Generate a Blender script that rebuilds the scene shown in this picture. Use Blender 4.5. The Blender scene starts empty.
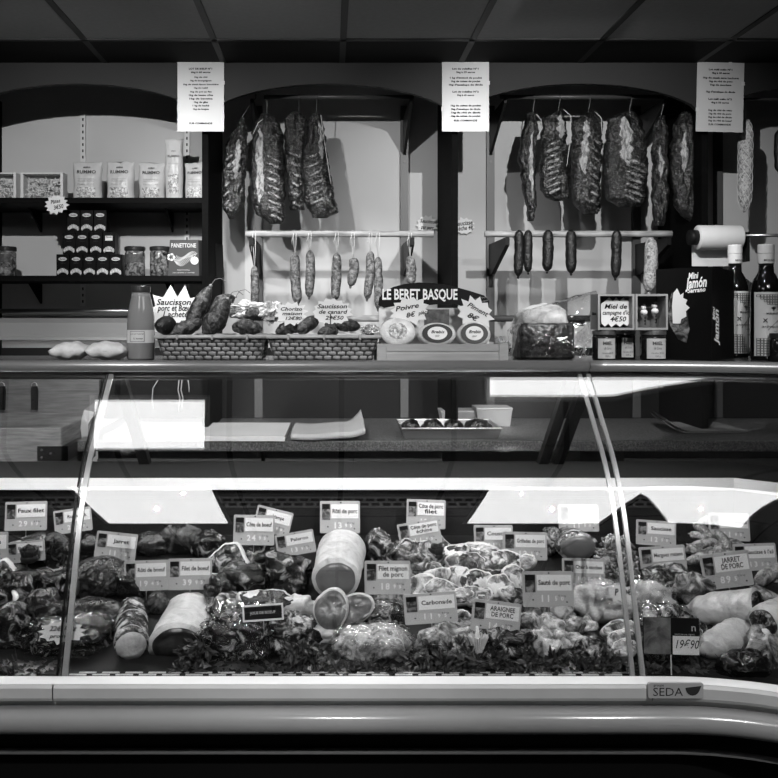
import bpy, bmesh, math, random
from mathutils import Vector, Matrix, noise
C = bpy.context.scene.collection
PI = math.pi
F, CX, CY, EYE = 880.0, 330.0, 313.0, 1.45


def W(px, py, Y):
    return Vector(((px - CX) / F * Y, Y, EYE - (py - CY) / F * Y))


def S(n, Y):
    return n * Y / F


def deckY(py):                       # where a view ray meets the sloping deck
    return 1.459 / (0.3 + (py - 313) / 880.0)


def deckZ(Y):
    return 0.60 + 0.3 * (Y - 2.03)


# ---------------------------------------------------------------- materials
_M = {}


def gray(v):
    return (v, v, v, 1.0)


def mat(name, g, rough=0.5, metal=0.0, var=0.0, scale=20.0, bump=0.0, bscale=None, spec=None, stretch=(1, 1, 1)):
    if spec is None:
        spec = 0.5 if g > 0.1 else 0.14
    if name in _M:
        return _M[name]
    m = bpy.data.materials.new(name)
    m.use_nodes = True
    nt = m.node_tree
    b = nt.nodes['Principled BSDF']
    b.inputs['Roughness'].default_value = rough
    b.inputs['Metallic'].default_value = metal
    b.inputs['Specular IOR Level'].default_value = spec
    b.inputs['Base Color'].default_value = gray(g)
    tc = nt.nodes.new('ShaderNodeTexCoord')
    mp = nt.nodes.new('ShaderNodeMapping')
    mp.inputs['Scale'].default_value = stretch
    nt.links.new(tc.outputs['Object'], mp.inputs['Vector'])
    n = nt.nodes.new('ShaderNodeTexNoise')
    n.inputs['Scale'].default_value = scale
    n.inputs['Detail'].default_value = 6
    nt.links.new(mp.outputs['Vector'], n.inputs['Vector'])
    r = nt.nodes.new('ShaderNodeValToRGB')
    r.color_ramp.elements[0].position = 0.3
    r.color_ramp.elements[1].position = 0.7
    r.color_ramp.elements[0].color = gray(max(0, g * (1 - var)))
    r.color_ramp.elements[1].color = gray(min(1, g * (1 + var)))
    nt.links.new(n.outputs['Fac'], r.inputs['Fac'])
    nt.links.new(r.outputs['Color'], b.inputs['Base Color'])
    if bump:
        n2 = nt.nodes.new('ShaderNodeTexNoise')
        n2.inputs['Scale'].default_value = bscale or scale
        n2.inputs['Detail'].default_value = 5
        nt.links.new(mp.outputs['Vector'], n2.inputs['Vector'])
        bp = nt.nodes.new('ShaderNodeBump')
        bp.inputs['Strength'].default_value = bump
        bp.inputs['Distance'].default_value = 0.01
        nt.links.new(n2.outputs['Fac'], bp.inputs['Height'])
        nt.links.new(bp.outputs['Normal'], b.inputs['Normal'])
    _M[name] = m
    return m


def meat(name, dark, mid, fat, lo=0.42, hi=0.6, scale=28.0, dist=1.5, rough=0.28, bump=0.5, bscale=60.0, stretch=(1, 1, 1), spec=0.6):
    """wet flesh: dark muscle, lighter muscle, pale fat veins"""
    if name in _M:
        return _M[name]
    m = bpy.data.materials.new(name)
    m.use_nodes = True
    nt = m.node_tree
    L = nt.links.new
    b = nt.nodes['Principled BSDF']
    b.inputs['Roughness'].default_value = rough
    b.inputs['Specular IOR Level'].default_value = spec
    tc = nt.nodes.new('ShaderNodeTexCoord')
    mp = nt.nodes.new('ShaderNodeMapping')
    mp.inputs['Scale'].default_value = stretch
    L(tc.outputs['Object'], mp.inputs['Vector'])
    oi = nt.nodes.new('ShaderNodeObjectInfo')
    ml = nt.nodes.new('ShaderNodeVectorMath')
    ml.operation = 'SCALE'
    L(oi.outputs['Location'], ml.inputs[0])
    ml.inputs['Scale'].default_value = 3.7
    ad = nt.nodes.new('ShaderNodeVectorMath')
    L(mp.outputs['Vector'], ad.inputs[0])
    L(ml.outputs['Vector'], ad.inputs[1])
    n = nt.nodes.new('ShaderNodeTexNoise')
    n.inputs['Scale'].default_value = scale
    n.inputs['Detail'].default_value = 7
    n.inputs['Roughness'].default_value = 0.62
    n.inputs['Distortion'].default_value = dist
    L(ad.outputs['Vector'], n.inputs['Vector'])
    r = nt.nodes.new('ShaderNodeValToRGB')
    cr = r.color_ramp
    cr.elements[0].position = lo - 0.12
    cr.elements[0].color = gray(dark)
    cr.elements[1].position = hi
    cr.elements[1].color = gray(fat)
    e = cr.elements.new(lo)
    e.color = gray(mid)
    L(n.outputs['Fac'], r.inputs['Fac'])
    L(r.outputs['Color'], b.inputs['Base Color'])
    n2 = nt.nodes.new('ShaderNodeTexNoise')
    n2.inputs['Scale'].default_value = bscale
    n2.inputs['Detail'].default_value = 4
    L(ad.outputs['Vector'], n2.inputs['Vector'])
    bp = nt.nodes.new('ShaderNodeBump')
    bp.inputs['Strength'].default_value = bump
    bp.inputs['Distance'].default_value = 0.008
    L(n2.outputs['Fac'], bp.inputs['Height'])
    L(bp.outputs['Normal'], b.inputs['Normal'])
    _M[name] = m
    return m


def glassy(name, ior=1.5, rough=0.0, tint=0.97, bump=0.0, bscale=60.0, base=0.0, spec_gray=1.0):
    """thin clear sheet: transparent with fresnel reflections"""
    if name in _M:
        return _M[name]
    m = bpy.data.materials.new(name)
    m.use_nodes = True
    nt = m.node_tree
    L = nt.links.new
    nt.nodes.remove(nt.nodes['Principled BSDF'])
    out = nt.nodes['Material Output']
    t = nt.nodes.new('ShaderNodeBsdfTransparent')
    t.inputs['Color'].default_value = gray(tint)
    g = nt.nodes.new('ShaderNodeBsdfGlossy')
    g.inputs['Roughness'].default_value = rough
    g.inputs['Color'].default_value = gray(spec_gray)
    fr = nt.nodes.new('ShaderNodeFresnel')
    ge = nt.nodes.new('ShaderNodeNewGeometry')
    mr = nt.nodes.new('ShaderNodeMapRange')
    mr.inputs['To Min'].default_value = ior
    mr.inputs['To Max'].default_value = 1.0 / ior
    L(ge.outputs['Backfacing'], mr.inputs['Value'])
    L(mr.outputs['Result'], fr.inputs['IOR'])
    mx = nt.nodes.new('ShaderNodeMixShader')
    if base:
        ma = nt.nodes.new('ShaderNodeMath')
        ma.operation = 'ADD'
        ma.use_clamp = True
        ma.inputs[1].default_value = base
        L(fr.outputs['Fac'], ma.inputs[0])
        L(ma.outputs['Value'], mx.inputs['Fac'])
    else:
        L(fr.outputs['Fac'], mx.inputs['Fac'])
    L(t.outputs['BSDF'], mx.inputs[1])
    L(g.outputs['BSDF'], mx.inputs[2])
    L(mx.outputs['Shader'], out.inputs['Surface'])
    if bump:
        tc = nt.nodes.new('ShaderNodeTexCoord')
        n = nt.nodes.new('ShaderNodeTexNoise')
        n.inputs['Scale'].default_value = bscale * 0.4
        n.inputs['Detail'].default_value = 2
        L(tc.outputs['Object'], n.inputs['Vector'])
        va = nt.nodes.new('ShaderNodeMix')
        va.data_type = 'VECTOR'
        va.inputs['Factor'].default_value = 0.12
        L(tc.outputs['Object'], va.inputs['A'])
        L(n.outputs['Color'], va.inputs['B'])
        vo = nt.nodes.new('ShaderNodeTexNoise')
        vo.noise_type = 'RIDGED_MULTIFRACTAL'
        vo.inputs['Scale'].default_value = bscale
        vo.inputs['Detail'].default_value = 1.5
        vo.inputs['Distortion'].default_value = 0.6
        L(va.outputs['Result'], vo.inputs['Vector'])
        bp = nt.nodes.new('ShaderNodeBump')
        bp.inputs['Strength'].default_value = bump
        bp.inputs['Distance'].default_value = 0.02
        L(vo.outputs['Fac'], bp.inputs['Height'])
        L(bp.outputs['Normal'], g.inputs['Normal'])
        L(bp.outputs['Normal'], fr.inputs['Normal'])
    _M[name] = m
    return m


def emit(name, strength):
    if name in _M:
        return _M[name]
    m = bpy.data.materials.new(name)
    m.use_nodes = True
    nt = m.node_tree
    nt.nodes.remove(nt.nodes['Principled BSDF'])
    e = nt.nodes.new('ShaderNodeEmission')
    e.inputs['Strength'].default_value = strength
    nt.links.new(e.outputs['Emission'], nt.nodes['Material Output'].inputs['Surface'])
    _M[name] = m
    return m


# ---------------------------------------------------------------- objects
def obj(name, bm, m, parent=None, smooth=False, label=None):
    me = bpy.data.meshes.new(name)
    bm.normal_update()
    bm.to_mesh(me)
    bm.free()
    if isinstance(m, (list, tuple)):
        for q in m:
            me.materials.append(q)
    elif m:
        me.materials.append(m)
    if smooth:
        for p in me.polygons:
            p.use_smooth = True
    o = bpy.data.objects.new(name, me)
    C.objects.link(o)
    if parent:
        o.parent = parent
    if label:
        o['label'] = label
    return o


def tag(o, label, cat, group=None):
    o['label'] = label
    o['category'] = cat
    if group:
        o['group'] = group
    return o


def thing(name, label, cat, loc=(0, 0, 0), rot=(0, 0, 0), group=None):
    o = bpy.data.objects.new(name, None)
    o.empty_display_size = 0.02
    C.objects.link(o)
    o.location = loc
    o.rotation_euler = rot
    return tag(o, label, cat, group)


def solo(name, bm, m, label, cat, loc=(0, 0, 0), rot=(0, 0, 0), group=None, smooth=False):
    o = obj(name, bm, m, None, smooth)
    o.location = loc
    o.rotation_euler = rot
    return tag(o, label, cat, group)


def struct(name, bm, m, parent=None, smooth=False):
    o = obj(name, bm, m, parent, smooth)
    if not parent:
        o['kind'] = 'structure'
    return o


def dup(root, loc, rot=None, label=None, group=None):
    r = root.copy()
    C.objects.link(r)
    r.location = loc
    if rot is not None:
        r.rotation_euler = rot
    if label:
        r['label'] = label
    if group:
        r['group'] = group
    for ch in list(root.children):
        c = ch.copy()
        C.objects.link(c)
        c.parent = r
        for g in list(ch.children):
            d = g.copy()
            C.objects.link(d)
            d.parent = c
    return r


# ---------------------------------------------------------------- shapes
def BM():
    return bmesh.new()


def box(bm, c, s, M=None, bev=0.0):
    r = bmesh.ops.create_cube(bm, size=1.0)
    vs = r['verts']
    for v in vs:
        v.co = Vector((v.co.x * s[0], v.co.y * s[1], v.co.z * s[2]))
    if bev:
        es = list({e for v in vs for e in v.link_edges})
        q = bmesh.ops.bevel(bm, geom=es, offset=bev, segments=2, affect='EDGES', profile=0.5)
        vs = list({v for f in q['faces'] for v in f.verts} | {v for v in vs if v.is_valid})
    for v in vs:
        if M:
            v.co = M @ v.co
        v.co += Vector(c)
    return bm


def box2(bm, a, b, bev=0.0):
    a, b = Vector(a), Vector(b)
    return box(bm, (a + b) / 2, (abs(b.x - a.x), abs(b.y - a.y), abs(b.z - a.z)), None, bev)


def hexa(bm, p):
    """8 corners: bottom ring 4, top ring 4"""
    v = [bm.verts.new(q) for q in p]
    for f in ((3, 2, 1, 0), (4, 5, 6, 7), (0, 1, 5, 4), (1, 2, 6, 5), (2, 3, 7, 6), (3, 0, 4, 7)):
        bm.faces.new([v[i] for i in f])
    return bm


def tube(bm, pts, rad, seg=10, cap=True, flat=1.0, up=None):
    pts = [Vector(p) for p in pts]
    n = len(pts)
    if not isinstance(rad, (list, tuple)):
        rad = [rad] * n
    rings = []
    prev = None
    for i, p in enumerate(pts):
        t = (pts[min(i + 1, n - 1)] - pts[max(i - 1, 0)]).normalized()
        if prev is None:
            a = Vector(up) if up else (Vector((0, 0, 1)) if abs(t.z) < 0.9 else Vector((1, 0, 0)))
            x = t.cross(a).normalized()
        else:
            x = (prev - t * prev.dot(t)).normalized()
        prev = x
        y = t.cross(x)
        ring = []
        for k in range(seg):
            an = 2 * PI * k / seg
            ring.append(bm.verts.new(p + x * (math.cos(an) * rad[i]) + y * (math.sin(an) * rad[i] * flat)))
        rings.append(ring)
    for i in range(n - 1):
        for k in range(seg):
            bm.faces.new((rings[i][k], rings[i][(k + 1) % seg], rings[i + 1][(k + 1) % seg], rings[i + 1][k]))
    if cap:
        bm.faces.new(list(reversed(rings[0])))
        bm.faces.new(rings[-1])
    return bm


def lathe(bm, prof, c=(0, 0, 0), seg=24, cap=True):
    c = Vector(c)
    rings = []
    for r, z in prof:
        rings.append([bm.verts.new(c + Vector((math.cos(2 * PI * k / seg) * r, math.sin(2 * PI * k / seg) * r, z))) for k in range(seg)])
    for i in range(len(rings) - 1):
        for k in range(seg):
            bm.faces.new((rings[i][k], rings[i][(k + 1) % seg], rings[i + 1][(k + 1) % seg], rings[i + 1][k]))
    if cap:
        bm.faces.new(list(reversed(rings[0])))
        bm.faces.new(rings[-1])
    return bm


def prism(bm, out, y0, y1):
    """outline in (x, z), extruded from y0 to y1"""
    a = [bm.verts.new((x, y0, z)) for x, z in out]
    b = [bm.verts.new((x, y1, z)) for x, z in out]
    n = len(out)
    bm.faces.new(a)
    bm.faces.new(list(reversed(b)))
    for i in range(n):
        bm.faces.new((a[i], b[i], b[(i + 1) % n], a[(i + 1) % n]))
    bmesh.ops.recalc_face_normals(bm, faces=bm.faces[:])
    return bm


def slab(bm, pts, z0, z1):
    """outline in (x, y) extruded in z"""
    a = [bm.verts.new((x, y, z0)) for x, y in pts]
    b = [bm.verts.new((x, y, z1)) for x, y in pts]
    n = len(pts)
    bm.faces.new(list(reversed(a)))
    bm.faces.new(b)
    for i in range(n):
        bm.faces.new((a[i], a[(i + 1) % n], b[(i + 1) % n], b[i]))
    bmesh.ops.recalc_face_normals(bm, faces=bm.faces[:])
    return bm


def nz(p, f, seed=0.0):
    return noise.noise(Vector(p) * f + Vector((seed * 7.31, seed * 3.17, seed * 1.93)))


def blob(bm, r, c=(0, 0, 0), M=None, seed=0, amp=0.15, fr=3.0, sub=4, pw=2.0, amp2=0.05, fr2=9.0, flatz=None):
    q = bmesh.ops.create_icosphere(bm, subdivisions=sub, radius=1.0)
    c = Vector(c)
    for v in q['verts']:
        n = v.co.normalized()
        d = (abs(n.x) ** pw + abs(n.y) ** pw + abs(n.z) ** pw) ** (-1.0 / pw)
        d *= 1 + amp * nz(n, fr * 0.5, seed) * 1.6 + amp2 * nz(n, fr2 * 0.5, seed + 9) * 1.6
        p = Vector((n.x * r[0], n.y * r[1], n.z * r[2])) * d
        if flatz is not None:
            p.z = max(p.z, flatz * r[2])
        if M:
            p = M @ p
        v.co = p + c
    return bm


def rotm(rx=0, ry=0, rz=0):
    return Matrix.Rotation(rz, 3, 'Z') @ Matrix.Rotation(ry, 3, 'Y') @ Matrix.Rotation(rx, 3, 'X')


def star(n, rx, rz, inner=0.78, jit=0.06, seed=1):
    rnd = random.Random(seed)
    o = []
    for k in range(2 * n):
        a = PI * k / n + 0.2
        q = (1.0 if k % 2 == 0 else inner) * (1 + rnd.uniform(-jit, jit))
        o.append((math.cos(a) * rx * q, math.sin(a) * rz * q))
    return o


def rrect(w, h, r, n=4):
    o = []
    for cx, cz, a0 in ((w / 2 - r, h / 2 - r, 0), (-w / 2 + r, h / 2 - r, 90), (-w / 2 + r, -h / 2 + r, 180), (w / 2 - r, -h / 2 + r, 270)):
        for k in range(n + 1):
            a = math.radians(a0 + 90 * k / n)
            o.append((cx + math.cos(a) * r, cz + math.sin(a) * r))
    return o


def ellipse(rx, rz, n=24, a0=0.0):
    return [(math.cos(2 * PI * k / n + a0) * rx, math.sin(2 * PI * k / n + a0) * rz) for k in range(n)]


def moved(o, dx, dz):
    return [(x + dx, z + dz) for x, z in o]


# ---------------------------------------------------------------- lettering
_T = {}


def _text_mesh(s, bold, shear):
    key = (s, bold, shear)
    if key not in _T:
        cu = bpy.data.curves.new('lettering_curve', 'FONT')
        cu.body = s
        cu.size = 1.0
        cu.align_x = 'CENTER'
        cu.align_y = 'CENTER'
        cu.resolution_u = 2
        cu.offset = bold
        cu.shear = shear
        o = bpy.data.objects.new('lettering_curve', cu)
        C.objects.link(o)
        dg = bpy.context.evaluated_depsgraph_get()
        me = bpy.data.meshes.new_from_object(o.evaluated_get(dg))
        vs = [tuple(v.co) for v in me.vertices]
        fs = [tuple(p.vertices) for p in me.polygons]
        bpy.data.objects.remove(o)
        bpy.data.curves.remove(cu)
        bpy.data.meshes.remove(me)
        _T[key] = (vs, fs)
    return _T[key]


def text(bm, s, x, z, size, y=-0.001, xs=1.0, bold=0.0, shear=0.0, ang=0.0, width=None, conform=None):
    """flat letters facing -Y"""
    vs, fs = _text_mesh(s, bold, shear)
    if width:
        w = max(v[0] for v in vs) - min(v[0] for v in vs)
        xs = width / max(1e-6, w * size)
    ca, sa = math.cos(ang), math.sin(ang)
    nv = []
    for v in vs:
        px, pz = v[0] * size * xs, v[1] * size
        qx, qz = x + px * ca - pz * sa, z + px * sa + pz * ca
        yy = y + (conform(qx, qz) if conform else 0.0)
        nv.append(bm.verts.new((qx, yy, qz)))
    for f in fs:
        try:
            bm.faces.new([nv[i] for i in f])
        except ValueError:
            pass
    return bm


# common materials
INK = mat('black_ink', 0.012, 0.6)
WHITE_INK = mat('white_ink', 0.85, 0.5)
PAPER = mat('white_card', 0.70, 0.6, var=0.03, scale=8)
BLACK = mat('black_paint', 0.008, 0.5)
STEEL = mat('brushed_steel', 0.55, 0.3, 1.0, var=0.08, scale=30, stretch=(1, 30, 30))
# ================================================================ setting
CEIL = 2.40
WALLY = 3.80
m_ceil = mat('ceiling_tile', 0.25, 0.9, var=0.05, scale=60)
m_grid = mat('ceiling_grid', 0.03, 0.5)
m_wall = mat('wall_paint', 0.50, 0.75, var=0.05, scale=3)
m_fascia = mat('arch_board', 0.022, 0.6, var=0.05, scale=5)
m_darkwood = mat('dark_stained_wood', 0.003, 0.7, spec=.05, var=0.3, scale=12, stretch=(1, 1, 8))
m_floor = mat('floor_tile', 0.10, 0.5, var=0.1, scale=6)

bm = BM()
box2(bm, (-2.7, -2.2, CEIL), (2.9, 3.36, CEIL + 0.04))
struct('ceiling', bm, m_ceil)
bm = BM()
for k in range(-6, 7):
    x = 0.046 + 0.449 * k
    if -2.7 < x < 2.9:
        box2(bm, (x - 0.011, -2.2, CEIL - 0.004), (x + 0.011, 3.33, CEIL - 0.0005))
for y in (3.055, 2.155, 1.255, 0.355, -0.545, -1.445):
    box2(bm, (-2.7, y - 0.011, CEIL - 0.004), (2.9, y + 0.011, CEIL - 0.0006))
struct('trim_1', bm, m_grid)
bm = BM()
box2(bm, (-2.7, 3.07, CEIL - 0.003), (2.9, 3.329, CEIL - 0.0002))
struct('trim_2', bm, mat('dark_ceiling_strip', 0.015, 0.8))  # darker strip laid over the rear end of the ceiling

bm = BM()
box2(bm, (-2.7, WALLY, 0), (2.9, WALLY + 0.06, CEIL + 0.04))
struct('wall_back', bm, m_wall)
bm = BM()
box2(bm, (-2.7, -2.2, -0.05), (2.9, WALLY + 0.06, 0))
struct('floor', bm, m_floor)
# splashback behind the worktop
bm = BM()
box2(bm, (-1.42, WALLY - 0.012, 0.995), (2.2, WALLY - 0.0005, 1.30))
struct('trim_3', bm, mat('dark_splashback', 0.007, 0.6))

# arched fascia over the bays
bm = BM()
edge = []
pil = 0.026
for bx in (-0.952 * 2, -0.952, 0, 0.952, 1.904):
    x0, x1 = bx - 0.476 + pil, bx + 0.476 - pil
    n = 28
    for i in range(n + 1):
        u = -1 + 2 * i / n
        zz = 2.206 + 0.112 * math.sqrt(max(0, 1 - (abs(u)) ** 2.0)) ** 1.25
        edge.append((bx + u * (0.476 - pil), zz))
out = [(edge[0][0], CEIL)] + edge + [(edge[-1][0], CEIL)]
a = [bm.verts.new((x, 3.33, z)) for x, z in out]
b = [bm.verts.new((x, 3.352, z)) for x, z in out]
for grp, rv in ((a, 0), (b, 1)):
    top = [bm.verts.new((x, grp[0].co.y, CEIL)) for x, z in edge]
    for i in range(len(edge) - 1):
        q = [grp[1 + i], grp[2 + i], top[i + 1], top[i]]
        bm.faces.new(q if not rv else list(reversed(q)))
for i in range(1, len(edge)):
    bm.faces.new((a[i], b[i], b[i + 1], a[i + 1]))
struct('trim_4', bm, m_fascia)

# upright partitions between the bays
for i, x in enumerate((-1.428, -0.476, 0.476, 1.428)):
    bm = BM()
    box2(bm, (x - 0.012, 3.353, 0.995), (x + 0.012, WALLY - 0.001, 2.36))
    struct('trim_%d' % (5 + i), bm, m_darkwood)

# ================================================================ display case
TH = math.radians(40)
XS, YC = 0.76, 1.40


def path(Y, mode, x0, x1, L=0.75):
    """x0..x1 straight, or (x1 None) on round the inside corner"""
    r = Y - YC
    if x1 is not None:
        return [(x0, Y), (x1, Y)]
    p = [(x0, Y)]
    if mode == 'arc':
        for i in range(37):
            t = TH * i / 36
            p.append((XS + r * math.sin(t), YC + r * math.cos(t)))
    else:
        p.append((XS + r * math.tan(TH / 2), Y))
    e = (XS + r * math.sin(TH), YC + r * math.cos(TH))
    p.append((e[0] + L * math.cos(TH), e[1] - L * math.sin(TH)))
    return p


def sweep(bm, prof, mode='arc', x0=-2.0, x1=None, closed=True):
    cols = []
    for Y, z in prof:
        cols.append([bm.verts.new((x, y, z)) for x, y in path(Y, mode, x0, x1)])
    n = len(cols)
    m = len(cols[0])
    for i in range(n if closed else n - 1):
        j = (i + 1) % n
        for k in range(m - 1):
            bm.faces.new((cols[i][k], cols[j][k], cols[j][k + 1], cols[i][k + 1]))
    if closed:
        bm.faces.new([c[0] for c in cols])
        bm.faces.new([c[-1] for c in reversed(cols)])
    bmesh.ops.recalc_face_normals(bm, faces=bm.faces[:])
    return bm


def bez(p0, p1, p2, n):
    o = []
    for i in range(n + 1):
        t = i / n
        o.append(tuple(p0[k] * (1 - t) ** 2 + 2 * p1[k] * t * (1 - t) + p2[k] * t * t for k in (0, 1)))
    return o


# glass: straight lower sheet, a bend, then a flatter upper sheet
GL = [(1.997, 0.626)] + bez((2.085, 0.868), (2.146, 1.036), (2.235, 1.116), 40) + [(2.425, 1.2875)]


def glassY(z):
    for (y0, z0), (y1, z1) in zip(GL, GL[1:]):
        if z0 <= z <= z1:
            return y0 + (y1 - y0) * (z - z0) / (z1 - z0)
    return GL[0][0] if z < GL[0][1] else GL[-1][0]


def thick(prof, t):
    o = []
    for i, (y, z) in enumerate(prof):
        a = prof[max(0, i - 1)]
        b = prof[min(len(prof) - 1, i + 1)]
        d = Vector((b[0] - a[0], b[1] - a[1])).normalized()
        o.append((y + d.y * t, z - d.x * t))
    return list(prof) + list(reversed(o))


case = thing('display_case', 'long refrigerated glass-fronted butcher counter with pale metal bumper along its front', 'display case', (0, 2.3, 0))
case.location = (0, 0, 0)
m_alu = mat('aluminium', 0.42, 0.32, 0.85, var=0.05, scale=20, stretch=(0.2, 8, 8))
m_face = mat('grey_enamel', 0.48, 0.4, 0.0, var=0.05, scale=10)
m_bump = mat('bumper_plastic', 0.28, 0.2, 0.0, var=0.04, scale=10, bump=0.03, bscale=300)
m_enamel = mat('white_enamel', 0.80, 0.35)
m_black = mat('black_panel', 0.006, 0.35)
m_deck = mat('dark_deck_steel', 0.012, 0.5, 0.0, var=0.3, scale=30)

bm = BM()
sweep(bm, [(1.985, 0.08), (1.985, 0.53), (2.9, 0.53), (2.9, 0.08)], 'miter')
obj('base_cabinet', bm, m_black, case)
bm = BM()
sweep(bm, [(1.962, 0.470), (1.962, 0.466), (1.984, 0.466), (1.984, 0.470)])
obj('trim_line', bm, mat('dull_trim', 0.12, 0.4), case)
bm = BM()
pr = []
for i in range(11):
    a = -1.45 + 2.9 * i / 10
    pr.append((1.952 - 0.034 * math.cos(a) ** 0.6 if abs(a) < 1.5 else 1.952, 0.548 + 0.0258 * math.sin(a)))
sweep(bm, pr + [(1.984, 0.5735), (1.984, 0.5225)])
obj('bumper', bm, m_bump, case, True)
bm = BM()
sweep(bm, [(1.968, 0.53), (1.968, 0.586), (1.984, 0.586), (1.984, 0.53)])
obj('kick_rail', bm, m_face, case)
bm = BM()
sweep(bm, [(1.955, 0.588), (1.952, 0.595), (1.952, 0.617), (1.956, 0.6235), (1.985, 0.6235), (1.985, 0.588)], x0=-2.0, x1=-0.617)
obj('front_panel', bm, m_face, case)
bm = BM()
sweep(bm, [(1.955, 0.588), (1.952, 0.595), (1.952, 0.617), (1.956, 0.6235), (1.985, 0.6235), (1.985, 0.588)], x0=-0.614, x1=0.714)
obj('front_panel', bm, m_face, case)
bm = BM()
sweep(bm, [(1.955, 0.588), (1.952, 0.595), (1.952, 0.617), (1.956, 0.6235), (1.985, 0.6235), (1.985, 0.588)], x0=0.717)
obj('front_panel', bm, m_face, case)
bm = BM()
sweep(bm, [(1.957, 0.6238), (1.957, 0.6250), (2.004, 0.6230), (2.004, 0.53), (1.986, 0.53), (1.986, 0.6236)])
obj('front_ledge', bm, m_enamel, case)
# sloping deck with its slotted intake strip
bm = BM()
sweep(bm, [(2.005, 0.55), (2.005, 0.608), (2.052, 0.609), (2.64, 0.783), (2.64, 0.55)], 'miter')
obj('deck', bm, m_deck, case)
bm = BM()
for row in range(2):
    for k in range(24):
        x = -0.585 + k * 0.054 + row * 0.02
        y = 2.040 + row * 0.012
        box(bm, (x, y, 0.6115), (0.040, 0.0055, 0.002))
obj('intake_slot_bars', bm, mat('pale_grille', 0.6, 0.4), case)
# rear wall of the well, with its air grille
bm = BM()
sweep(bm, [(2.641, 0.55), (2.641, 0.9225), (2.66, 0.9225), (2.66, 0.55)], 'miter')
obj('rear_wall', bm, mat('dark_well_wall', 0.016, 0.6, 0.0, var=0.4, scale=7), case)
bm = BM()
for row in range(2):
    for k in range(70):
        x = -1.2 + k * 0.033 + (row % 2) * 0.0165
        if x < 1.17:
            box(bm, (x, 2.6394, 0.890 - row * 0.0135), (0.024, 0.002, 0.0075))
obj('rear_grille', bm, mat('grille_slot', 0.002, 0.6), case)
bm = BM()
box2(bm, (-1.25, 2.6396, 0.866), (1.18, 2.6408, 0.8985))
obj('rear_grille_rim', bm, mat('grille_rim', 0.05, 0.4), case)
# rear sill: white lit face, dark top
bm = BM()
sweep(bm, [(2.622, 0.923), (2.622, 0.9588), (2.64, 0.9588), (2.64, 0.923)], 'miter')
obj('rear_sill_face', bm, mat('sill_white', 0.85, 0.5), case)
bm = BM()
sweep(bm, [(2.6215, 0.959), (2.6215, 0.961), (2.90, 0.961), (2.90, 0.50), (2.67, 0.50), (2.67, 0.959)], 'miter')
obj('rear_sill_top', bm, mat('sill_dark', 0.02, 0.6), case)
# top rail and top shelf
bm = BM()
pr = []
for i in range(13):
    a = math.radians(-80 + 200 * i / 12)
    pr.append((2.428 - 0.017 * math.cos(a), 1.304 + 0.0155 * math.sin(a)))
RP = pr + [(2.455, 1.313), (2.455, 1.2905)]
for nm, xa, xb in (('top_rail', -2.0, 0.712), ('top_rail', 0.7165, None)):
    bm = BM()
    sweep(bm, RP, 'arc', xa, xb)
    obj(nm, bm, mat('rail_grey', 0.22, 0.36, 0.5, var=0.06, scale=3), case, True)
bm = BM()
sweep(bm, [(2.456, 1.290), (2.456, 1.3115), (2.86, 1.3115), (2.86, 1.290)], 'miter')
obj('top_shelf', bm, mat('shelf_glass_dark', 0.05, 0.2), case)
bm = BM()
sweep(bm, [(2.440, 1.268), (2.440, 1.2900), (2.456, 1.2900), (2.456, 1.268)], 'arc')
obj('tube_shade', bm, m_black, case)  # black lip added in front of the lamp tube to hide its glow
# glass sheets and their ground edges
m_glass = glassy('case_glass', 1.6, 0.0, 0.985, base=0.05)
for nm, xa, xb in (('glass_pane', -2.0, -0.6165), ('glass_pane', -0.6135, 0.7125), ('glass_pane', 0.7165, None)):
    bm = BM()
    sweep(bm, thick(GL, 0.006), 'arc', xa, xb)
    pane = obj(nm, bm, m_glass, case, True)
    pane.data.set_sharp_from_angle(angle=math.radians(35))
m_edge = mat('clamp_strip', 0.5, 0.35, 0.7)
for xa, xb in ((-0.6245, -0.6185), (-0.6115, -0.5990), (0.6860, 0.6960), (0.7090, 0.7195)):
    bm = BM()
    g2 = [(y + 0.0085, z - 0.006) for y, z in GL]
    sweep(bm, thick(g2, 0.008), 'arc', xa, xb)
    obj('pane_strip', bm, m_edge if xa > -0.62 else m_black, case)
# stays from the rear sill to the top rail
for x, w in ((-0.600, 0.034), (0.690, 0.030), (0.738, 0.030)):
    bm = BM()
    a, b = Vector((x, 2.88, 0.962)), Vector((x, 2.47, 1.289))
    d = Vector((0, 0, 1)).cross((b - a).normalized())
    h = 0.022
    t = 0.03
    hexa(bm, [(x - w / 2, 2.88, .9615), (x + w / 2, 2.88, .9615), (x + w / 2, 2.84, .9615), (x - w / 2, 2.84, .9615),
              (x - w / 2, 2.51, 1.2895), (x + w / 2, 2.51, 1.2895), (x + w / 2, 2.47, 1.2895), (x - w / 2, 2.47, 1.2895)])
    bmesh.ops.recalc_face_normals(bm, faces=bm.faces[:])
    obj('stay', bm, mat('stay_dark', 0.015, 0.5), case)
# lamp tube tucked under the rail
bm = BM()
tube(bm, [(-1.9, 2.478, 1.277), (0.95, 2.478, 1.2775)], 0.0095, 12)
obj('lamp_tube', bm, emit('tube_glow', 78.0), case, True)
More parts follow.
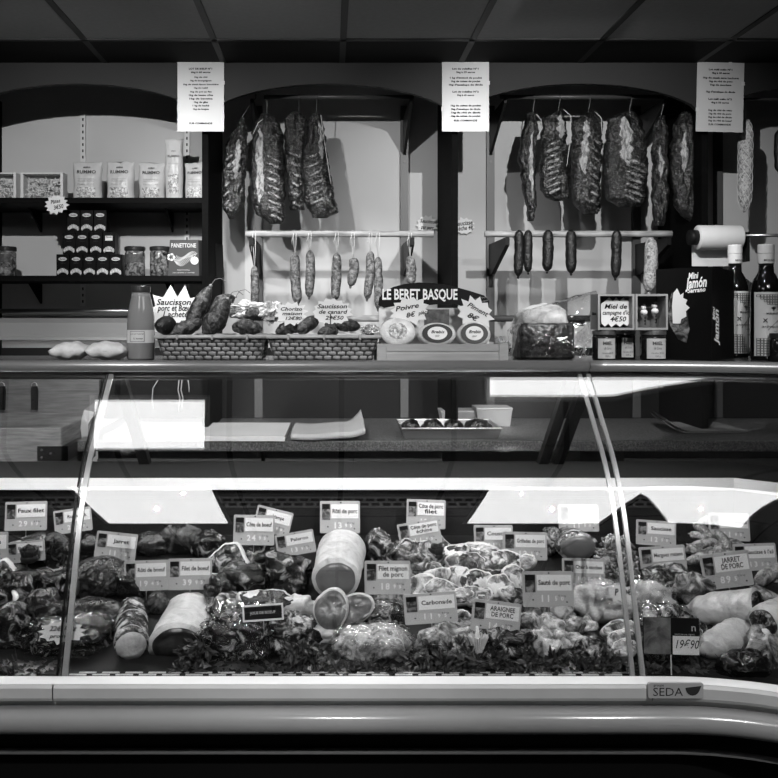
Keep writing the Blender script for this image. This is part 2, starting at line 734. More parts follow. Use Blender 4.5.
# maker's plate
bp = W(675, 689.5, 1.95)
yb = 1.951
bm = BM()
prism(bm, moved(rrect(0.122, 0.034, 0.005), bp.x, bp.z - 0.0005), yb - 0.006, yb + 0.0005)
plate = obj('badge', bm, mat('badge_silver', 0.42, 0.4, 0.2), case)
bm = BM()
text(bm, 'SEDA', bp.x - 0.018, bp.z - 0.004, 0.026, yb - 0.0065, xs=1.0, bold=0.0, width=0.066)
text(bm, 'groupe', bp.x - 0.038, bp.z + 0.0115, 0.008, yb - 0.0065, bold=0.01)
obj('badge_lettering', bm, mat('badge_ink', 0.03, 0.5), plate)
bm = BM()
o = [(0.016 * math.cos(PI + PI * k / 10), 0.017 * math.sin(PI + PI * k / 10)) for k in range(11)]
o[-1] = (0.019, 0.004)
prism(bm, moved(o, bp.x + 0.037, bp.z + 0.006), yb - 0.0068, yb - 0.0058)
obj('badge_emblem', bm, mat('badge_ink', 0.03, 0.5), plate)
# ================================================================ signs on the arches
def sheet(px0, px1, py0, py1, lines, label, lean=0.0):
    Y = 3.322
    a, b = W(px0, py0, Y), W(px1, py1, Y)
    w, h = b.x - a.x, a.z - b.z
    t = thing('price_sheet', label, 'sign', ((a.x + b.x) / 2, Y, (a.z + b.z) / 2), (0, lean, 0), 'paper price sheets on the arches')
    bm = BM()
    box(bm, (0, 0, 0), (w, 0.0016, h))
    obj('sheet', bm, mat('laminated_paper', 0.42, 0.35, var=0.02, scale=5), t)
    bm = BM()
    for s, z, sz, wd in lines:
        text(bm, s, 0, z * h, sz * h, -0.0016, width=wd * w, bold=0.045)
    obj('lettering', bm, INK, t)
    bm = BM()
    for q in ((-w / 2 + 0.004, -0.18 * h), (w / 2 - 0.003, 0.2 * h), (0.2 * w, h / 2 - 0.002)):
        box(bm, (q[0], -0.0011, q[1]), (0.012, 0.0006, 0.014))
    obj('tape', bm, mat('clear_tape', 0.5, 0.15), t)


sheet(177.5, 224, 62, 131.5, [
    ('LOT DE BŒUF N°1', .40, .036, .50), ('6kg à 60 euros', .35, .032, .42),
    ('1kg de rôti', .28, .03, .28), ('1kg de bourguignon', .23, .03, .46), ('1kg de steak façon bouchère', .175, .03, .76),
    ('1kg de rosbif', .125, .03, .3), ('1kg de pot au feu', .07, .03, .46), ('1kg de basse côte', .02, .034, .52),
    ('1kg de bavette', -.03, .034, .50), ('1kg de gîte', -.08, .034, .3), ('1 kg de haché', -.13, .032, .36), ('1kg de langue', -.18, .03, .34),
    ('SUR COMMANDE', -.385, .034, .5)], 'white laminated price sheet at the left arch foot headed as a beef lot')
sheet(442, 489, 62, 131.5, [
    ('Lot de volailles N°1', .40, .034, .56), ('5kg à 39 euros', .35, .034, .40),
    ("1 kg d'émincé de poulet", .27, .034, .68), ('1kg de cuisse de poulet', .22, .034, .62), ("1kg d'escalope de dinde", .17, .034, .72),
    ('Lot de volailles N°2', .07, .034, .56), ('5kg à 45 euros', .02, .03, .36), ("1kg de cuisse de poulet", -.13, .034, .64), ("1kg d'escalope de dinde", -.18, .034, .62),
    ('1kg de rôti de dinde', -.23, .034, .62), ('1kg de cuisse de poulet', -.28, .034, .62), ('SUR COMMANDE', -.345, .036, .5)],
    'white laminated price sheet at the middle arch foot headed Lot de volailles')
sheet(696.5, 743.5, 62.5, 132, [
    ('Lot méli mélo N°1', .395, .034, .5), ('4kg à 40 euros', .345, .034, .38), ('1kg de steak sans hachure', .275, .034, .76),
    ('1kg de rôti de porc', .225, .034, .5), ('1kg de saucisse', .175, .034, .45), ("1kg d'escalope de dinde", .075, .034, .62),
    ('Lot méli mélo N°2', -.03, .034, .5), ('4kg à 50 euros', -.08, .034, .38), ('1kg de rôti de veau', -.19, .034, .5),
    ('1kg de rôti de porc', -.24, .034, .48), ('1kg de rôti de dinde', -.29, .034, .5), ('1kg de rôti de bœuf', -.34, .034, .5), ('SUR COMMANDE', -.395, .034, .48)],
    'white laminated price sheet at the right arch foot headed Lot méli mélo', -0.012 + 0.035)

# ================================================================ left bay shelves
m_shelf = mat('black_shelf_board', 0.003, 0.6, spec=.06)
YF, YS = 3.46, 3.56


def shelf(py_top, label, t=0.022):
    z = EYE - (py_top - CY) / F * YF
    s = thing('wall_shelf', label, 'shelf', (-0.952, 3.62, z))
    bm = BM()
    box2(bm, (-0.462, YF - 3.62, -t), (0.462, WALLY - 0.014 - 3.62, -0.0005), 0.001)
    obj('board', bm, m_shelf, s)
    for x in (-0.29, 0.275):
        bm = BM()
        prism(bm, [(0, 0), (0.16, 0), (0, -0.085)], -0.004, 0.004)
        M = Matrix.Rotation(-PI / 2, 3, 'Z')
        for v in bm.verts:
            v.co = M @ v.co + Vector((x, WALLY - 0.014 - 3.62, -t - 0.0005))
        obj('bracket', bm, m_shelf, s)
    return z


zU = shelf(197.5, 'upper black wall shelf carrying the pasta bags and trays')
zL = shelf(275.5, 'lower black wall shelf carrying the stacked cartons and jars')
for px, lab in ((83, 'left slotted white wall upright behind the pasta bags'), (187, 'right slotted white wall upright beside the tall spaghetti bag')):
    x = (px - CX) / F * 3.79
    t = thing('shelf_upright', lab, 'wall upright', (x, 3.788, 1.9))
    bm = BM()
    box2(bm, (-0.011, 0, -0.42), (0.011, 0.0115, 0.42))
    obj('channel', bm, mat('upright_white', 0.6, 0.4), t)
    bm = BM()
    for k in range(30):
        box(bm, (0, -0.0004, -0.40 + k * 0.027), (0.006, 0.001, 0.012))
    obj('slots', bm, BLACK, t)

m_bag = mat('pale_printed_bag', 0.50, 0.35, var=0.05, scale=25, bump=0.25, bscale=35)
m_pasta = meat('pasta_window', 0.06, 0.25, 0.7, 0.45, 0.6, 120, 0.8, 0.4, 0.4, 90)
m_gray_ink = mat('grey_ink', 0.10, 0.5)


def pouch_front(w, h, t):
    def f(x, z):
        u = max(-0.98, min(0.98, x / (w / 2)))
        v = max(0, min(1, z / h))
        tf = (1 - max(0, (v - 0.35) / 0.65) ** 2.0) * (0.85 + 0.15 * min(1, v * 5))
        return -t * math.sqrt(1 - abs(u) ** 2.6) * tf - 0.001
    return f


def pouch(bm, w, h, t, seed=0, crimp=0.05):
    f = pouch_front(w, h, t)
    nu, nv = 18, 24
    fr, bk = [], []
    for j in range(nv + 1):
        v = j / nv
        ww = w / 2 * (1 + 0.03 * math.sin(v * 9 + seed)) * (1.04 if v > 0.92 else 1)
        rf, rb = [], []
        for i in range(nu + 1):
            u = -1 + 2 * i / nu
            x = u * ww
            z = v * h + (0.006 * nz((u, v, 0), 2.5, seed) if v > 0.85 else 0)
            d = f(u * w / 2, v * h)
            k = 0.0035 * nz((u * 2, v * 3, 1), 2.2, seed) * (1 - abs(u) ** 4)
            rf.append(bm.verts.new((x, d + k if abs(u) < 1 else -0.001, z)))
            rb.append(bm.verts.new((x, -d * 0.7 - k if abs(u) < 1 else 0.001, z)))
        fr.append(rf)
        bk.append(rb)
    for j in range(nv):
        for i in range(nu):
            bm.faces.new((fr[j][i], fr[j][i + 1], fr[j + 1][i + 1], fr[j + 1][i]))
            bm.faces.new((bk[j][i + 1], bk[j][i], bk[j + 1][i], bk[j + 1][i + 1]))
        bm.faces.new((bk[j][0], fr[j][0], fr[j + 1][0], bk[j + 1][0]))
        bm.faces.new((fr[j][nu], bk[j][nu], bk[j + 1][nu], fr[j + 1][nu]))
    bm.faces.new(list(reversed(fr[0])) + bk[0])
    bm.faces.new(fr[nv] + list(reversed(bk[nv])))
    return f


def conform_patch(bm, x0, x1, z0, z1, f, n=8, e=0.0042):
    g = [[bm.verts.new((x0 + (x1 - x0) * i / n, f(x0 + (x1 - x0) * i / n, z0 + (z1 - z0) * j / n) - e, z0 + (z1 - z0) * j / n)) for i in range(n + 1)] for j in range(n + 1)]
    for j in range(n):
        for i in range(n):
            bm.faces.new((g[j][i], g[j][i + 1], g[j + 1][i + 1], g[j + 1][i]))
    return bm


def pasta_bag(px0, px1, py0, label, seed, tall=False, rz=0.0):
    Y = 3.56
    w = S(px1 - px0, Y)
    h = zU - (EYE - (py0 - CY) / F * Y)
    h = abs(h)
    t = thing('pasta_bag', label, 'pasta bag', (((px0 + px1) / 2 - CX) / F * Y, Y, zU), (0, 0, rz), 'pasta bags on the upper shelf')
    bm = BM()
    f = pouch(bm, w, h, 0.028 if not tall else 0.022, seed)
    obj('bag', bm, m_bag, t, True)
    bm = BM()
    if tall:
        conform_patch(bm, -0.30 * w, 0.30 * w, 0.10 * h, 0.42 * h, f)
    else:
        conform_patch(bm, -0.33 * w, 0.33 * w, 0.06 * h, 0.32 * h, f)
    obj('window', bm, m_pasta, t)
    bm = BM()
    k = 0.72 if not tall else 0.71
    text(bm, 'RUMMO', 0, h * k, 0.17 * w, -0.005, conform=f, bold=0.02, width=.66 * w)
    text(bm, 'antico', 0, h * (k + 0.13 if not tall else k + .085), 0.10 * w, -0.005, bold=0.03, shear=0.3, conform=f)
    obj('brand_lettering', bm, m_gray_ink, t)
    bm = BM()
    for z, s in ((0.54, 'Lenta Lavorazione'), (0.48, 'Metodo Antico'), (0.40, 'Pasta n° %d' % (seed * 13 + 8))):
        text(bm, s, 0, h * (z if not tall else z + 0.05), 0.065 * w, -0.005, conform=f, width=0.55 * w)
    obj('small_print', bm, mat('light_grey_ink', 0.25, 0.5), t)
    return t


pasta_bag(73.5, 102, 162, 'pale pasta bag standing just right of the pasta tray, leftmost of the bags', 1)
pasta_bag(107, 134.5, 162, 'pale pasta bag second from the left on the upper shelf', 2, rz=-0.06)
pasta_bag(139, 165, 163, 'pale pasta bag with shell shapes in its window, left of the tall spaghetti bag', 3)
pasta_bag(165.5, 183, 139, 'tall narrow spaghetti bag rising above the others', 4, True)
pasta_bag(185, 207, 163, 'pale pasta bag at the right end of the upper shelf', 5, rz=-0.15)


def pasta_tray(px0, px1, label, group='boxed pasta trays'):
    Y = 3.52
    w = S(px1 - px0, Y)
    h = 0.108
    t = thing('pasta_tray', label, 'pasta tray', (((px0 + px1) / 2 - CX) / F * Y, Y, zU), group=group)
    bm = BM()
    b = 0.011
    box2(bm, (-w / 2, 0, 0), (-w / 2 + b, 0.06, h))
    box2(bm, (w / 2 - b, 0, 0), (w / 2, 0.06, h))
    box2(bm, (-w / 2 + b, 0, h - b * .5), (w / 2 - b, 0.06, h))
    box2(bm, (-w / 2 + b, 0, 0), (w / 2 - b, 0.06, 0.003))
    box2(bm, (-w / 2 + b, 0.055, 0.003), (w / 2 - b, 0.06, h - b * .5))
    obj('carton', bm, mat('pale_carton', 0.6, 0.6), t)
    bm = BM()
    rnd = random.Random(px0)
    for k in range(95):
        x, z = rnd.uniform(-w / 2 + .022, w / 2 - .022), rnd.uniform(0.012, h - 0.024)
        a, l = rnd.uniform(0, PI), rnd.uniform(0.014, 0.03)
        p = []
        for q in range(5):
            s = (q / 4 - .5) * l
            c = 0.005 * math.sin(q * 1.2 + k)
            xx = x + s * math.cos(a) - c * math.sin(a)
            zz = z + s * math.sin(a) + c * math.cos(a)
            p.append((max(-w / 2 + b + .003, min(w / 2 - b - .003, xx)), 0.018 + rnd.uniform(-0.006, 0.02), max(.006, min(h - .012, zz))))
        tube(bm, p, 0.0022, 5)
    o = obj('pasta', bm, mat('dry_pasta', 0.75, 0.6), t, True)
    o['kind'] = 'stuff'
    bm = BM()
    box2(bm, (-w / 2 + b, 0.003, 0.004), (w / 2 - b, 0.004, h - b * .6))
    obj('film_window', bm, glassy('film_window', 1.5, 0.05, 0.95, 0.2, 30), t)


pasta_tray(20.5, 63, 'open-fronted pasta tray seen whole, between the cut-off tray and the bags')
pasta_tray(-28, 16, 'pasta tray cut off by the left edge of the photo')


def star_tag(cx, cy, rx, ry, Y, lines, label, n=12, inner=0.78, ang=0.0, tilt=0.0, size=None, m=None, seed=1, group=None, out=None, ry_rot=0.0):
    p = W(cx, cy, Y)
    rx, ry = S(rx, Y), S(ry, Y)
    t = thing('star_tag', label, 'price tag', p, (tilt, -ang, ry_rot), group)
    bm = BM()
    prism(bm, out or star(n, rx, ry, inner, 0.07, seed), -0.0006, 0.0006)
    obj('card', bm, m or PAPER, t)
    bm = BM()
    for s, x, z, wd, sz in lines:
        text(bm, s, x * rx, z * ry, sz * ry * 1.15, -0.0016, width=wd * rx, bold=0.02, shear=0.25)
    obj('lettering', bm, INK, t)
    return t


star_tag(56.5, 204.5, 12.5, 10, YF - 0.006, [('Pâtes', -.05, .3, .8, .45), ('3€50', .1, -.3, .8, .5)],
         'small white star tag stuck on the edge of the upper shelf', 13, seed=4, ang=0.2)


# black cartons in a pyramid
def carton(px0, px1, py0, py1, label, variant=0, proto=[]):
    Y = 3.55
    w = S(px1 - px0, Y) - 0.0015
    h = 0.0875
    x = ((px0 + px1) / 2 - CX) / F * Y
    z = zL + (2 - py1) * (h + 0.0005)
    if proto and variant == 0:
        return dup(proto[0], (x, Y, z), label=label)
    t = thing('food_carton', label, 'food carton', (x, Y, z), group='black cartons stacked in a pyramid')
    bm = BM()
    box2(bm, (-w / 2, -0.03, 0), (w / 2, 0.03, h), 0.001)
    obj('box', bm, mat('black_carton', 0.003, 0.4, spec=.1), t)
    bm = BM()
    if variant:
        box2(bm, (-0.3 * w, -0.0312, .62 * h), (.3 * w, -0.0302, .84 * h))
        obj('price_label', bm, PAPER, t)
        bm = BM()
        box2(bm, (-0.25 * w, -0.0312, .12 * h), (.35 * w, -0.0302, .22 * h))
        obj('barcode_label', bm, PAPER, t)
    else:
        prism(bm, moved(ellipse(0.34 * w, 0.085 * h, 16), 0, 0.78 * h), -0.0312, -0.0302)
        obj('brand_plate', bm, mat('dull_white_print', 0.5, 0.5), t)
    bm = BM()
    text(bm, 'Savoie', 0, 0.78 * h, 0.1 * h, -0.0318, bold=0.02)
    obj('lettering', bm, INK, t)
    bm = BM()
    text(bm, 'maison', 0, 0.6 * h, 0.08 * h, -0.031)
    obj('small_lettering', bm, mat('dim_ink', 0.05, .5), t)
    bm = BM()
    rnd = random.Random(5)
    for k in range(7):
        a = (k - 3) / 3
        zc = 0.17 * h + 0.10 * h * (1 - a * a)
        prism(bm, moved(ellipse(0.085 * w, 0.10 * h, 10, .3), a * 0.36 * w, zc), -0.0312 - 0.0004 * (k % 2), -0.0302)
    obj('food_picture', bm, mat('printed_picture', 0.42, 0.5, var=0.5, scale=160), t)
    if not variant:
        proto.append(t)
    return t


for i, (a, b) in enumerate(((69, 82), (82, 95.5), (95.5, 108.5))):
    carton(a, b, 211, 0, '%s black carton in the top row of the pyramid' % ('left', 'middle', 'right')[i])
for i, (a, b) in enumerate(((65, 77.5), (77.5, 91), (91, 104.5))):
    carton(a, b, 233, 1, '%s from the left in the middle row of black cartons' % ('first', 'second', 'third')[i])
carton(104.5, 117, 233, 1, 'black carton with white labels at the right end of the middle row', 1)
for i, (a, b) in enumerate(((58.5, 71.5), (71.5, 85), (85, 98), (98, 111), (111, 124))):
    carton(a, b, 254, 2, '%s from the left in the bottom row of black cartons' % ('first', 'second', 'third', 'fourth', 'fifth')[i])

m_jarfood = meat('jar_contents', 0.012, 0.05, 0.30, 0.45, 0.68, 50, 0.8, 0.12, 0.2, 60)


def jar(cx, w, label, first=[]):
    Y = 3.55
    x = (cx - CX) / F * Y
    if first:
        return dup(first[0], (x, Y, zL), (0, 0, cx), label)
    r = S(w, Y) / 2
    t = thing('preserve_jar', label, 'jar', (x, Y, zL), group='dark preserve jars on the lower shelf')
    bm = BM()
    lathe(bm, [(r * .9, 0), (r, .005), (r, .09), (r * .93, .102)], seg=28)
    obj('glass_body', bm, m_jarfood, t, True)
    bm = BM()
    lathe(bm, [(r * .98, .1025), (r * 1.03, .105), (r * 1.03, .117), (r * .95, .12)], seg=28)
    obj('lid', bm, mat('jar_lid', 0.04, 0.3, 0.5), t, False)
    bm = BM()
    rr = r + 0.0008
    for k in range(14):
        a0, a1 = PI + 0.5 + k * (PI - 1) / 14, PI + .5 + (k + 1) * (PI - 1) / 14
        v = [bm.verts.new((rr * math.cos(a), rr * math.sin(a), z)) for a, z in ((a0, .055), (a1, .055), (a1, .088), (a0, .088))]
        bm.faces.new(v)
    obj('band', bm, mat('jar_band', 0.07, 0.4, var=.4, scale=80), t)
    first.append(t)
    return t


jar(135, 20, 'dark preserve jar just right of the carton pyramid')
jar(160, 18.5, 'dark preserve jar beside the panettone box')
jar(6, 20, 'dark preserve jar at the left edge of the lower shelf')

# panettone box
Y = 3.52
x0, x1 = W(168, 0, Y).x, W(199, 0, Y).x
w = x1 - x0
t = thing('panettone_box', 'dark printed panettone box with a round white sticker on the lower shelf', 'cake box', ((x0 + x1) / 2, Y, zL))
bm = BM()
hexa(bm, [(-w / 2, 0, 0), (w / 2, 0, 0), (w / 2 + .04, .12, 0), (-w / 2 + .04, .12, 0), (-w / 2 + .006, .006, .146), (w / 2 - .004, .006, .146), (w / 2 + .034, .11, .146), (-w / 2 + .046, .11, .146)])
obj('box', bm, mat('dark_gift_box', 0.055, 0.45), t)
bm = BM()
text(bm, 'PANETTONE', 0.0, 0.122, 0.024, 0.002, bold=0.02, width=0.8 * w)
text(bm, 'PRODOTTO IN ITALIA', 0.0, 0.024, 0.008, -0.001, width=0.4 * w)
text(bm, 'con uvetta e canditi', 0.0, 0.014, 0.007, -0.001, width=0.7 * w)
obj('lettering', bm, mat('pale_print', 0.55, 0.5), t)
bm = BM()
rnd = random.Random(3)
for k in range(16):
    u = -0.9 + 1.8 * k / 15
    cx, cz = u * w * .36, 0.07 + 0.012 * math.sin(u * 3)
    for s in (-1, 1):
        tube(bm, [(cx, 0.001, cz), (cx + .008, 0, cz + s * .009), (cx + .014, 0.001, cz + s * .018)], 0.0014, 4)
tube(bm, [(-.4 * w, .0, .07), (-.15 * w, 0, .062), (.1 * w, 0, .075), (.4 * w, 0, .088)], 0.0018, 5)
obj('scroll_ornament', bm, mat('pale_print', 0.55, 0.5), t)
bm = BM()
prism(bm, moved(ellipse(.016, .016, 20), .36 * w, .062), -0.0042, -0.0022)
obj('sticker', bm, PAPER, t)
bm = BM()
for k in range(5):
    a = k * 2 * PI / 5
    prism(bm, moved(ellipse(.008, .008, 8), -.4 * w + .008 * math.cos(a), .076 + .008 * math.sin(a)), -0.0032, -0.0012)
obj('bow', bm, PAPER, t)
bm = BM()
hexa(bm, [(0, 0, 0), (.03, 0, 0), (.05, .08, 0), (.02, .08, 0), (0, 0, .14), (.026, 0, .135), (.046, .08, .135), (.02, .08, .14)])
solo('gift_carton', bm, mat('black_carton', 0.003, 0.4, spec=.1), 'plain black carton tucked behind the right side of the panettone box', 'carton', ((x1) + .035, 3.56, zL))

# rail and ledge under the lower shelf in the left bay
zz = EYE - (311 - CY) / F * 3.72
bm = BM()
tube(bm, [(-1.40, 3.70, zz), (-0.50, 3.70, zz)], 0.010, 14)
rl = obj('wall_rail', bm, STEEL, None, True)
tag(rl, 'shiny steel rail running along the wall below the lower shelf', 'rail')
bm = BM()
z0 = EYE - (340 - CY) / F * 3.72
z1 = EYE - (318 - CY) / F * 3.72
prism(bm, [(0, 0), (0, .012), (.008, .02), (.008, z1 - z0 - .02), (0, z1 - z0), (.07, z1 - z0), (.07, 0)], -1.40, -.5)
M = Matrix.Rotation(PI / 2, 3, 'Z')
for v in bm.verts:
    v.co = Vector((v.co.y, 3.722 + v.co.x, v.co.z + z0))
bmesh.ops.recalc_face_normals(bm, faces=bm.faces[:])
solo('wall_ledge', bm, mat('pale_ledge', 0.32, 0.5), 'pale grey boxed ledge on the wall under the steel rail', 'ledge')

# ================================================================ uprights, rods and bars of the other bays
YB = 3.44
m_up = mat('upright_steel', 0.10, 0.45, 0.4)
m_bar = mat('bleached_wood_bar', 0.30, 0.7, var=0.5, scale=14, stretch=(1, 6, 6))
zbar = EYE - (234 - CY) / F * YB
zrod = EYE - (97 - CY) / F * 3.47
uprights = ((-0.307, 'steel wall upright at the left end of the middle bay'), (0.32, 'steel wall upright at the right end of the middle bay'),
            (0.690, 'steel wall upright beside the dividing panel in the right bay'), (1.318, 'steel wall upright at the right end of the right bay'),
            (1.67, 'steel wall upright behind the paper roll'))
for x, lab in uprights:
    t = thing('meat_rack_upright', lab, 'wall upright', (x, 3.785, 1.0))
    bm = BM()
    box2(bm, (-0.017, -0.006, 0.001), (0.017, 0.0135, 1.34))
    obj('post', bm, m_up, t)
    if x < 1.5:
        bm = BM()
        # upper arm: a tapering blade that carries the rod
        prism(bm, [(0, 0), (0, -0.16), (-0.32, -0.012), (-0.32, 0.004), (-0.30, 0.004)], -0.006, 0.006)
        for v in bm.verts:
            v.co = Vector((v.co.y, v.co.x - .0065, v.co.z + zrod - 1.0 - 0.0135))
        bmesh.ops.recalc_face_normals(bm, faces=bm.faces[:])
        obj('upper_arm', bm, mat('arm_dark', 0.008, 0.5), t)
        bm = BM()
        prism(bm, [(0, 0), (0, -0.13), (-0.06, -0.13), (-0.36, -0.03), (-0.36, 0.0)], -0.008, 0.008)
        for v in bm.verts:
            v.co = Vector((v.co.y, v.co.x - .0065, v.co.z + zbar - 1.0 - 0.0145))
        bmesh.ops.recalc_face_normals(bm, faces=bm.faces[:])
        obj('lower_arm', bm, mat('arm_dark', 0.008, 0.5), t)
    bm = BM()
    for z in (0.12, 0.72, 1.10):
        tube(bm, [(0, -0.0062, z), (0, -0.0095, z)], 0.005, 10)
    obj('screws', bm, mat('screw_steel', 0.12, 0.5, 0.5), t)

for xa, xb, lab in ((-0.26, 0.33, 'middle'), (0.67, 1.33, 'right')):
    bm = BM()
    tube(bm, [(xa, 3.47, zrod), (xb, 3.47, zrod)], 0.0085, 10)
    tag(obj('hanging_rod', bm, mat('rod_grey', 0.07, 0.4, 0.4), None, True), 'thin dark rod in the %s bay that the cured ribs hang from' % lab, 'rod')
for xa, xb, lab in ((-0.33, 0.405, 'middle'), (0.605, 1.335, 'right')):
    bm = BM()
    n = 14
    tube(bm, [(xa + (xb - xa) * i / n, YB, zbar + 0.0015 * nz((i, 0, 0), .9)) for i in range(n + 1)], [0.0125 + .0015 * nz((i, 3, 0), .8) for i in range(n + 1)], 12)
    tag(obj('wooden_bar', bm, m_bar, None, True), 'pale wooden bar in the %s bay with dried sausages on it' % lab, 'bar')
zb2 = EYE - (318.5 - CY) / F * 3.55
for xa, xb, lab in ((0.00, 0.452, 'lower wooden bar behind the cheese display box'), (0.50, 1.10, 'lower dark bar behind the wrapped cake')):
    t = thing('lower_bar', lab, 'bar', ((xa + xb) / 2, 3.55, zb2))
    bm = BM()
    tube(bm, [(xa - (xa + xb) / 2, 0, 0), (xb - (xa + xb) / 2, 0, 0)], 0.013, 12)
    obj('bar', bm, m_bar if xa < .3 else mat('bar_dark', .05, .5), t, True)
    for x in (xa + .08, xb - .08):
        bm = BM()
        box2(bm, (x - .008 - (xa + xb) / 2, 0.0, -.012), (x + .008 - (xa + xb) / 2, 0.248, -.03))
        obj('holder', bm, BLACK, t)

# star cards on the wall above the bars
star_tag(427, 224.5, 11.5, 10, 3.785, [('Saucisson', .1, .3, 1.5, .45), ('pur porc', .05, -.3, 1.1, .45)], 'white star card on the wall left of the middle partition', 12, seed=7, ang=-0.1)
star_tag(464, 226, 11.5, 9, 3.785, [('Saucisse', .0, .3, 1.5, .6), ('sèche 4€', .05, -.25, 1.5, .6)], 'white star card heavily inked in black right of the middle partition', 12, seed=8, ang=0.1)


# ---------------------------------------------------------------- cured racks of ribs
m_cured = meat('cured_flesh', 0.002, 0.006, 0.22, 0.55, 0.76, 75, 1.2, 0.28, 1.0, 120, spec=0.7)
m_curedfat = meat('cured_fat', 0.01, 0.16, 0.42, 0.42, 0.60, 55, 1.4, 0.5, 0.8, 90, stretch=(1, 1, .45))
m_bone = meat('rib_bone', 0.006, 0.07, 0.36, 0.46, 0.66, 70, 0.8, 0.25, 0.5, 90)
m_twine = mat('butcher_twine', 0.55, 0.8)
m_hook = mat('hook_wire', 0.10, 0.4, 0.6)


def rack(prof, Y, thickness, label, fat=None, ribs=None, seed=0, hook=None, twine=None, group='cured ribs hanging from the rods'):
    """prof: list of (py, px_left, px_right)"""
    pys = [p[0] for p in prof]
    top = prof[0]
    origin = W((top[1] + top[2]) / 2, top[0], Y)
    t = thing('cured_ribs', label, 'cured meat', origin, group=group)

    def lr(v):
        py = pys[0] + (pys[-1] - pys[0]) * v
        for (a, l0, r0), (b, l1, r1) in zip(prof, prof[1:]):
            if a <= py <= b:
                k = (py - a) / (b - a)
                return py, l0 + (l1 - l0) * k, r0 + (r1 - r0) * k
        return py, prof[-1][1], prof[-1][2]

    def pt(u, v, side, extra=0.0):
        py, l, r = lr(v)
        l += 2.2 * nz((v * 9, 1, 0), 1.5, seed) + 1.2 * nz((v * 40, 1, 0), 1.5, seed)
        r += 2.2 * nz((v * 9, 5, 0), 1.5, seed) + 1.2 * nz((v * 40, 5, 0), 1.5, seed)
        px = (l + r) / 2 + (r - l) / 2 * u
        p = W(px, py, Y)
        e = math.sqrt(max(0, 1 - abs(u) ** 2.4)) * min(1, (v + .02) * 6, (1.02 - v) * 7) ** .6
        d = thickness * e
        if side < 0:
            d += 0.010 * nz((u * 3, v * 10, 2), 1.0, seed) * e + 0.005 * nz((u * 8, v * 24, 2), 1.0, seed) * e
            return p + Vector((0, -d - extra, 0)) - origin
        return p + Vector((0, d * .6, 0)) - origin

    nu, nv = 26, 64
    bm = BM()
    fr = [[bm.verts.new(pt(-1 + 2 * i / nu, j / nv, -1)) for i in range(nu + 1)] for j in range(nv + 1)]
    bk = [[bm.verts.new(pt(-1 + 2 * i / nu, j / nv, 1)) if 0 < i < nu else fr[j][i] for i in range(nu + 1)] for j in range(nv + 1)]
    for j in range(nv):
        for i in range(nu):
            bm.faces.new((fr[j][i], fr[j + 1][i], fr[j + 1][i + 1], fr[j][i + 1]))
            try:
                bm.faces.new((bk[j][i], bk[j][i + 1], bk[j + 1][i + 1], bk[j + 1][i]))
            except ValueError:
                pass
    bmesh.ops.recalc_face_normals(bm, faces=bm.faces[:])
    obj('flesh', bm, m_cured, t, True)
    if fat:
        u0, u1, v0, v1 = fat
        bm = BM()
        a, b = 8, 24
        g = []
        for j in range(b + 1):
            row = []
            v = v0 + (v1 - v0) * j / b
            wv = math.sin(PI * min(1, max(0.0, j / b))) ** .5
            for i in range(a + 1):
                s = (i / a - .5) * wv * (.85 + .7 * nz((j * .45, 0 if i < a / 2 else 9, 3), 1, seed)) + .12 * nz((j * .3, 5, 1), 1, seed)
                row.append(bm.verts.new(pt((u0 + u1) / 2 + (u1 - u0) * s, v, -1, .0025 if 0 < i < a else -.0005)))
            g.append(row)
        for j in range(b):
            for i in range(a):
                bm.faces.new((g[j][i], g[j + 1][i], g[j + 1][i + 1], g[j][i + 1]))
        obj('fat_strip', bm, m_curedfat, t, True)
    if ribs:
        u0, u1, v0, v1, n, sl = ribs
        for k in range(n):
            v = v0 + (v1 - v0) * k / max(1, n - 1)
            bm = BM()
            p = []
            for q in range(7):
                s = q / 6
                p.append(pt(u0 + (u1 - u0) * s, min(.98, max(.02, v + sl * (s - .5))), -1, .0005 + .002 * math.sin(s * PI)))
            tube(bm, p, [.0012] + [.0062 * (1 + .5 * nz((k, q, 0), .9, seed)) for q in range(5)] + [.0012], 7)
            obj('rib', bm, m_bone, t, True)
    hp = W(hook[0], hook[1], Y - .006) - origin
    rd = Vector(((hook[2] - CX) / F * 3.47, 3.47, zrod)) - origin
    bm = BM()
    pts = [rd + Vector((0, -.0, -.0)), rd + Vector((0, .009, .006)), rd + Vector((0, .002, .0115)), rd + Vector((0, -.0105, .006)), rd + Vector((.0, -.0105, -.006)), (rd + hp) / 2 + Vector((0, -.008, 0)), hp, hp + Vector((.002, -.004, -.012)), hp + Vector((.002, .01, -.018))]
    tube(bm, pts[1:], .0017, 6)
    obj('hook', bm, m_hook, t, True)
    if twine:
        bm = BM()
        pp = [W(x, y, Y) - origin + Vector((0, -thickness - .004, 0)) for x, y in twine]
        tube(bm, pp, .0014, 5)
        obj('twine', bm, m_twine, t, True)
    return t


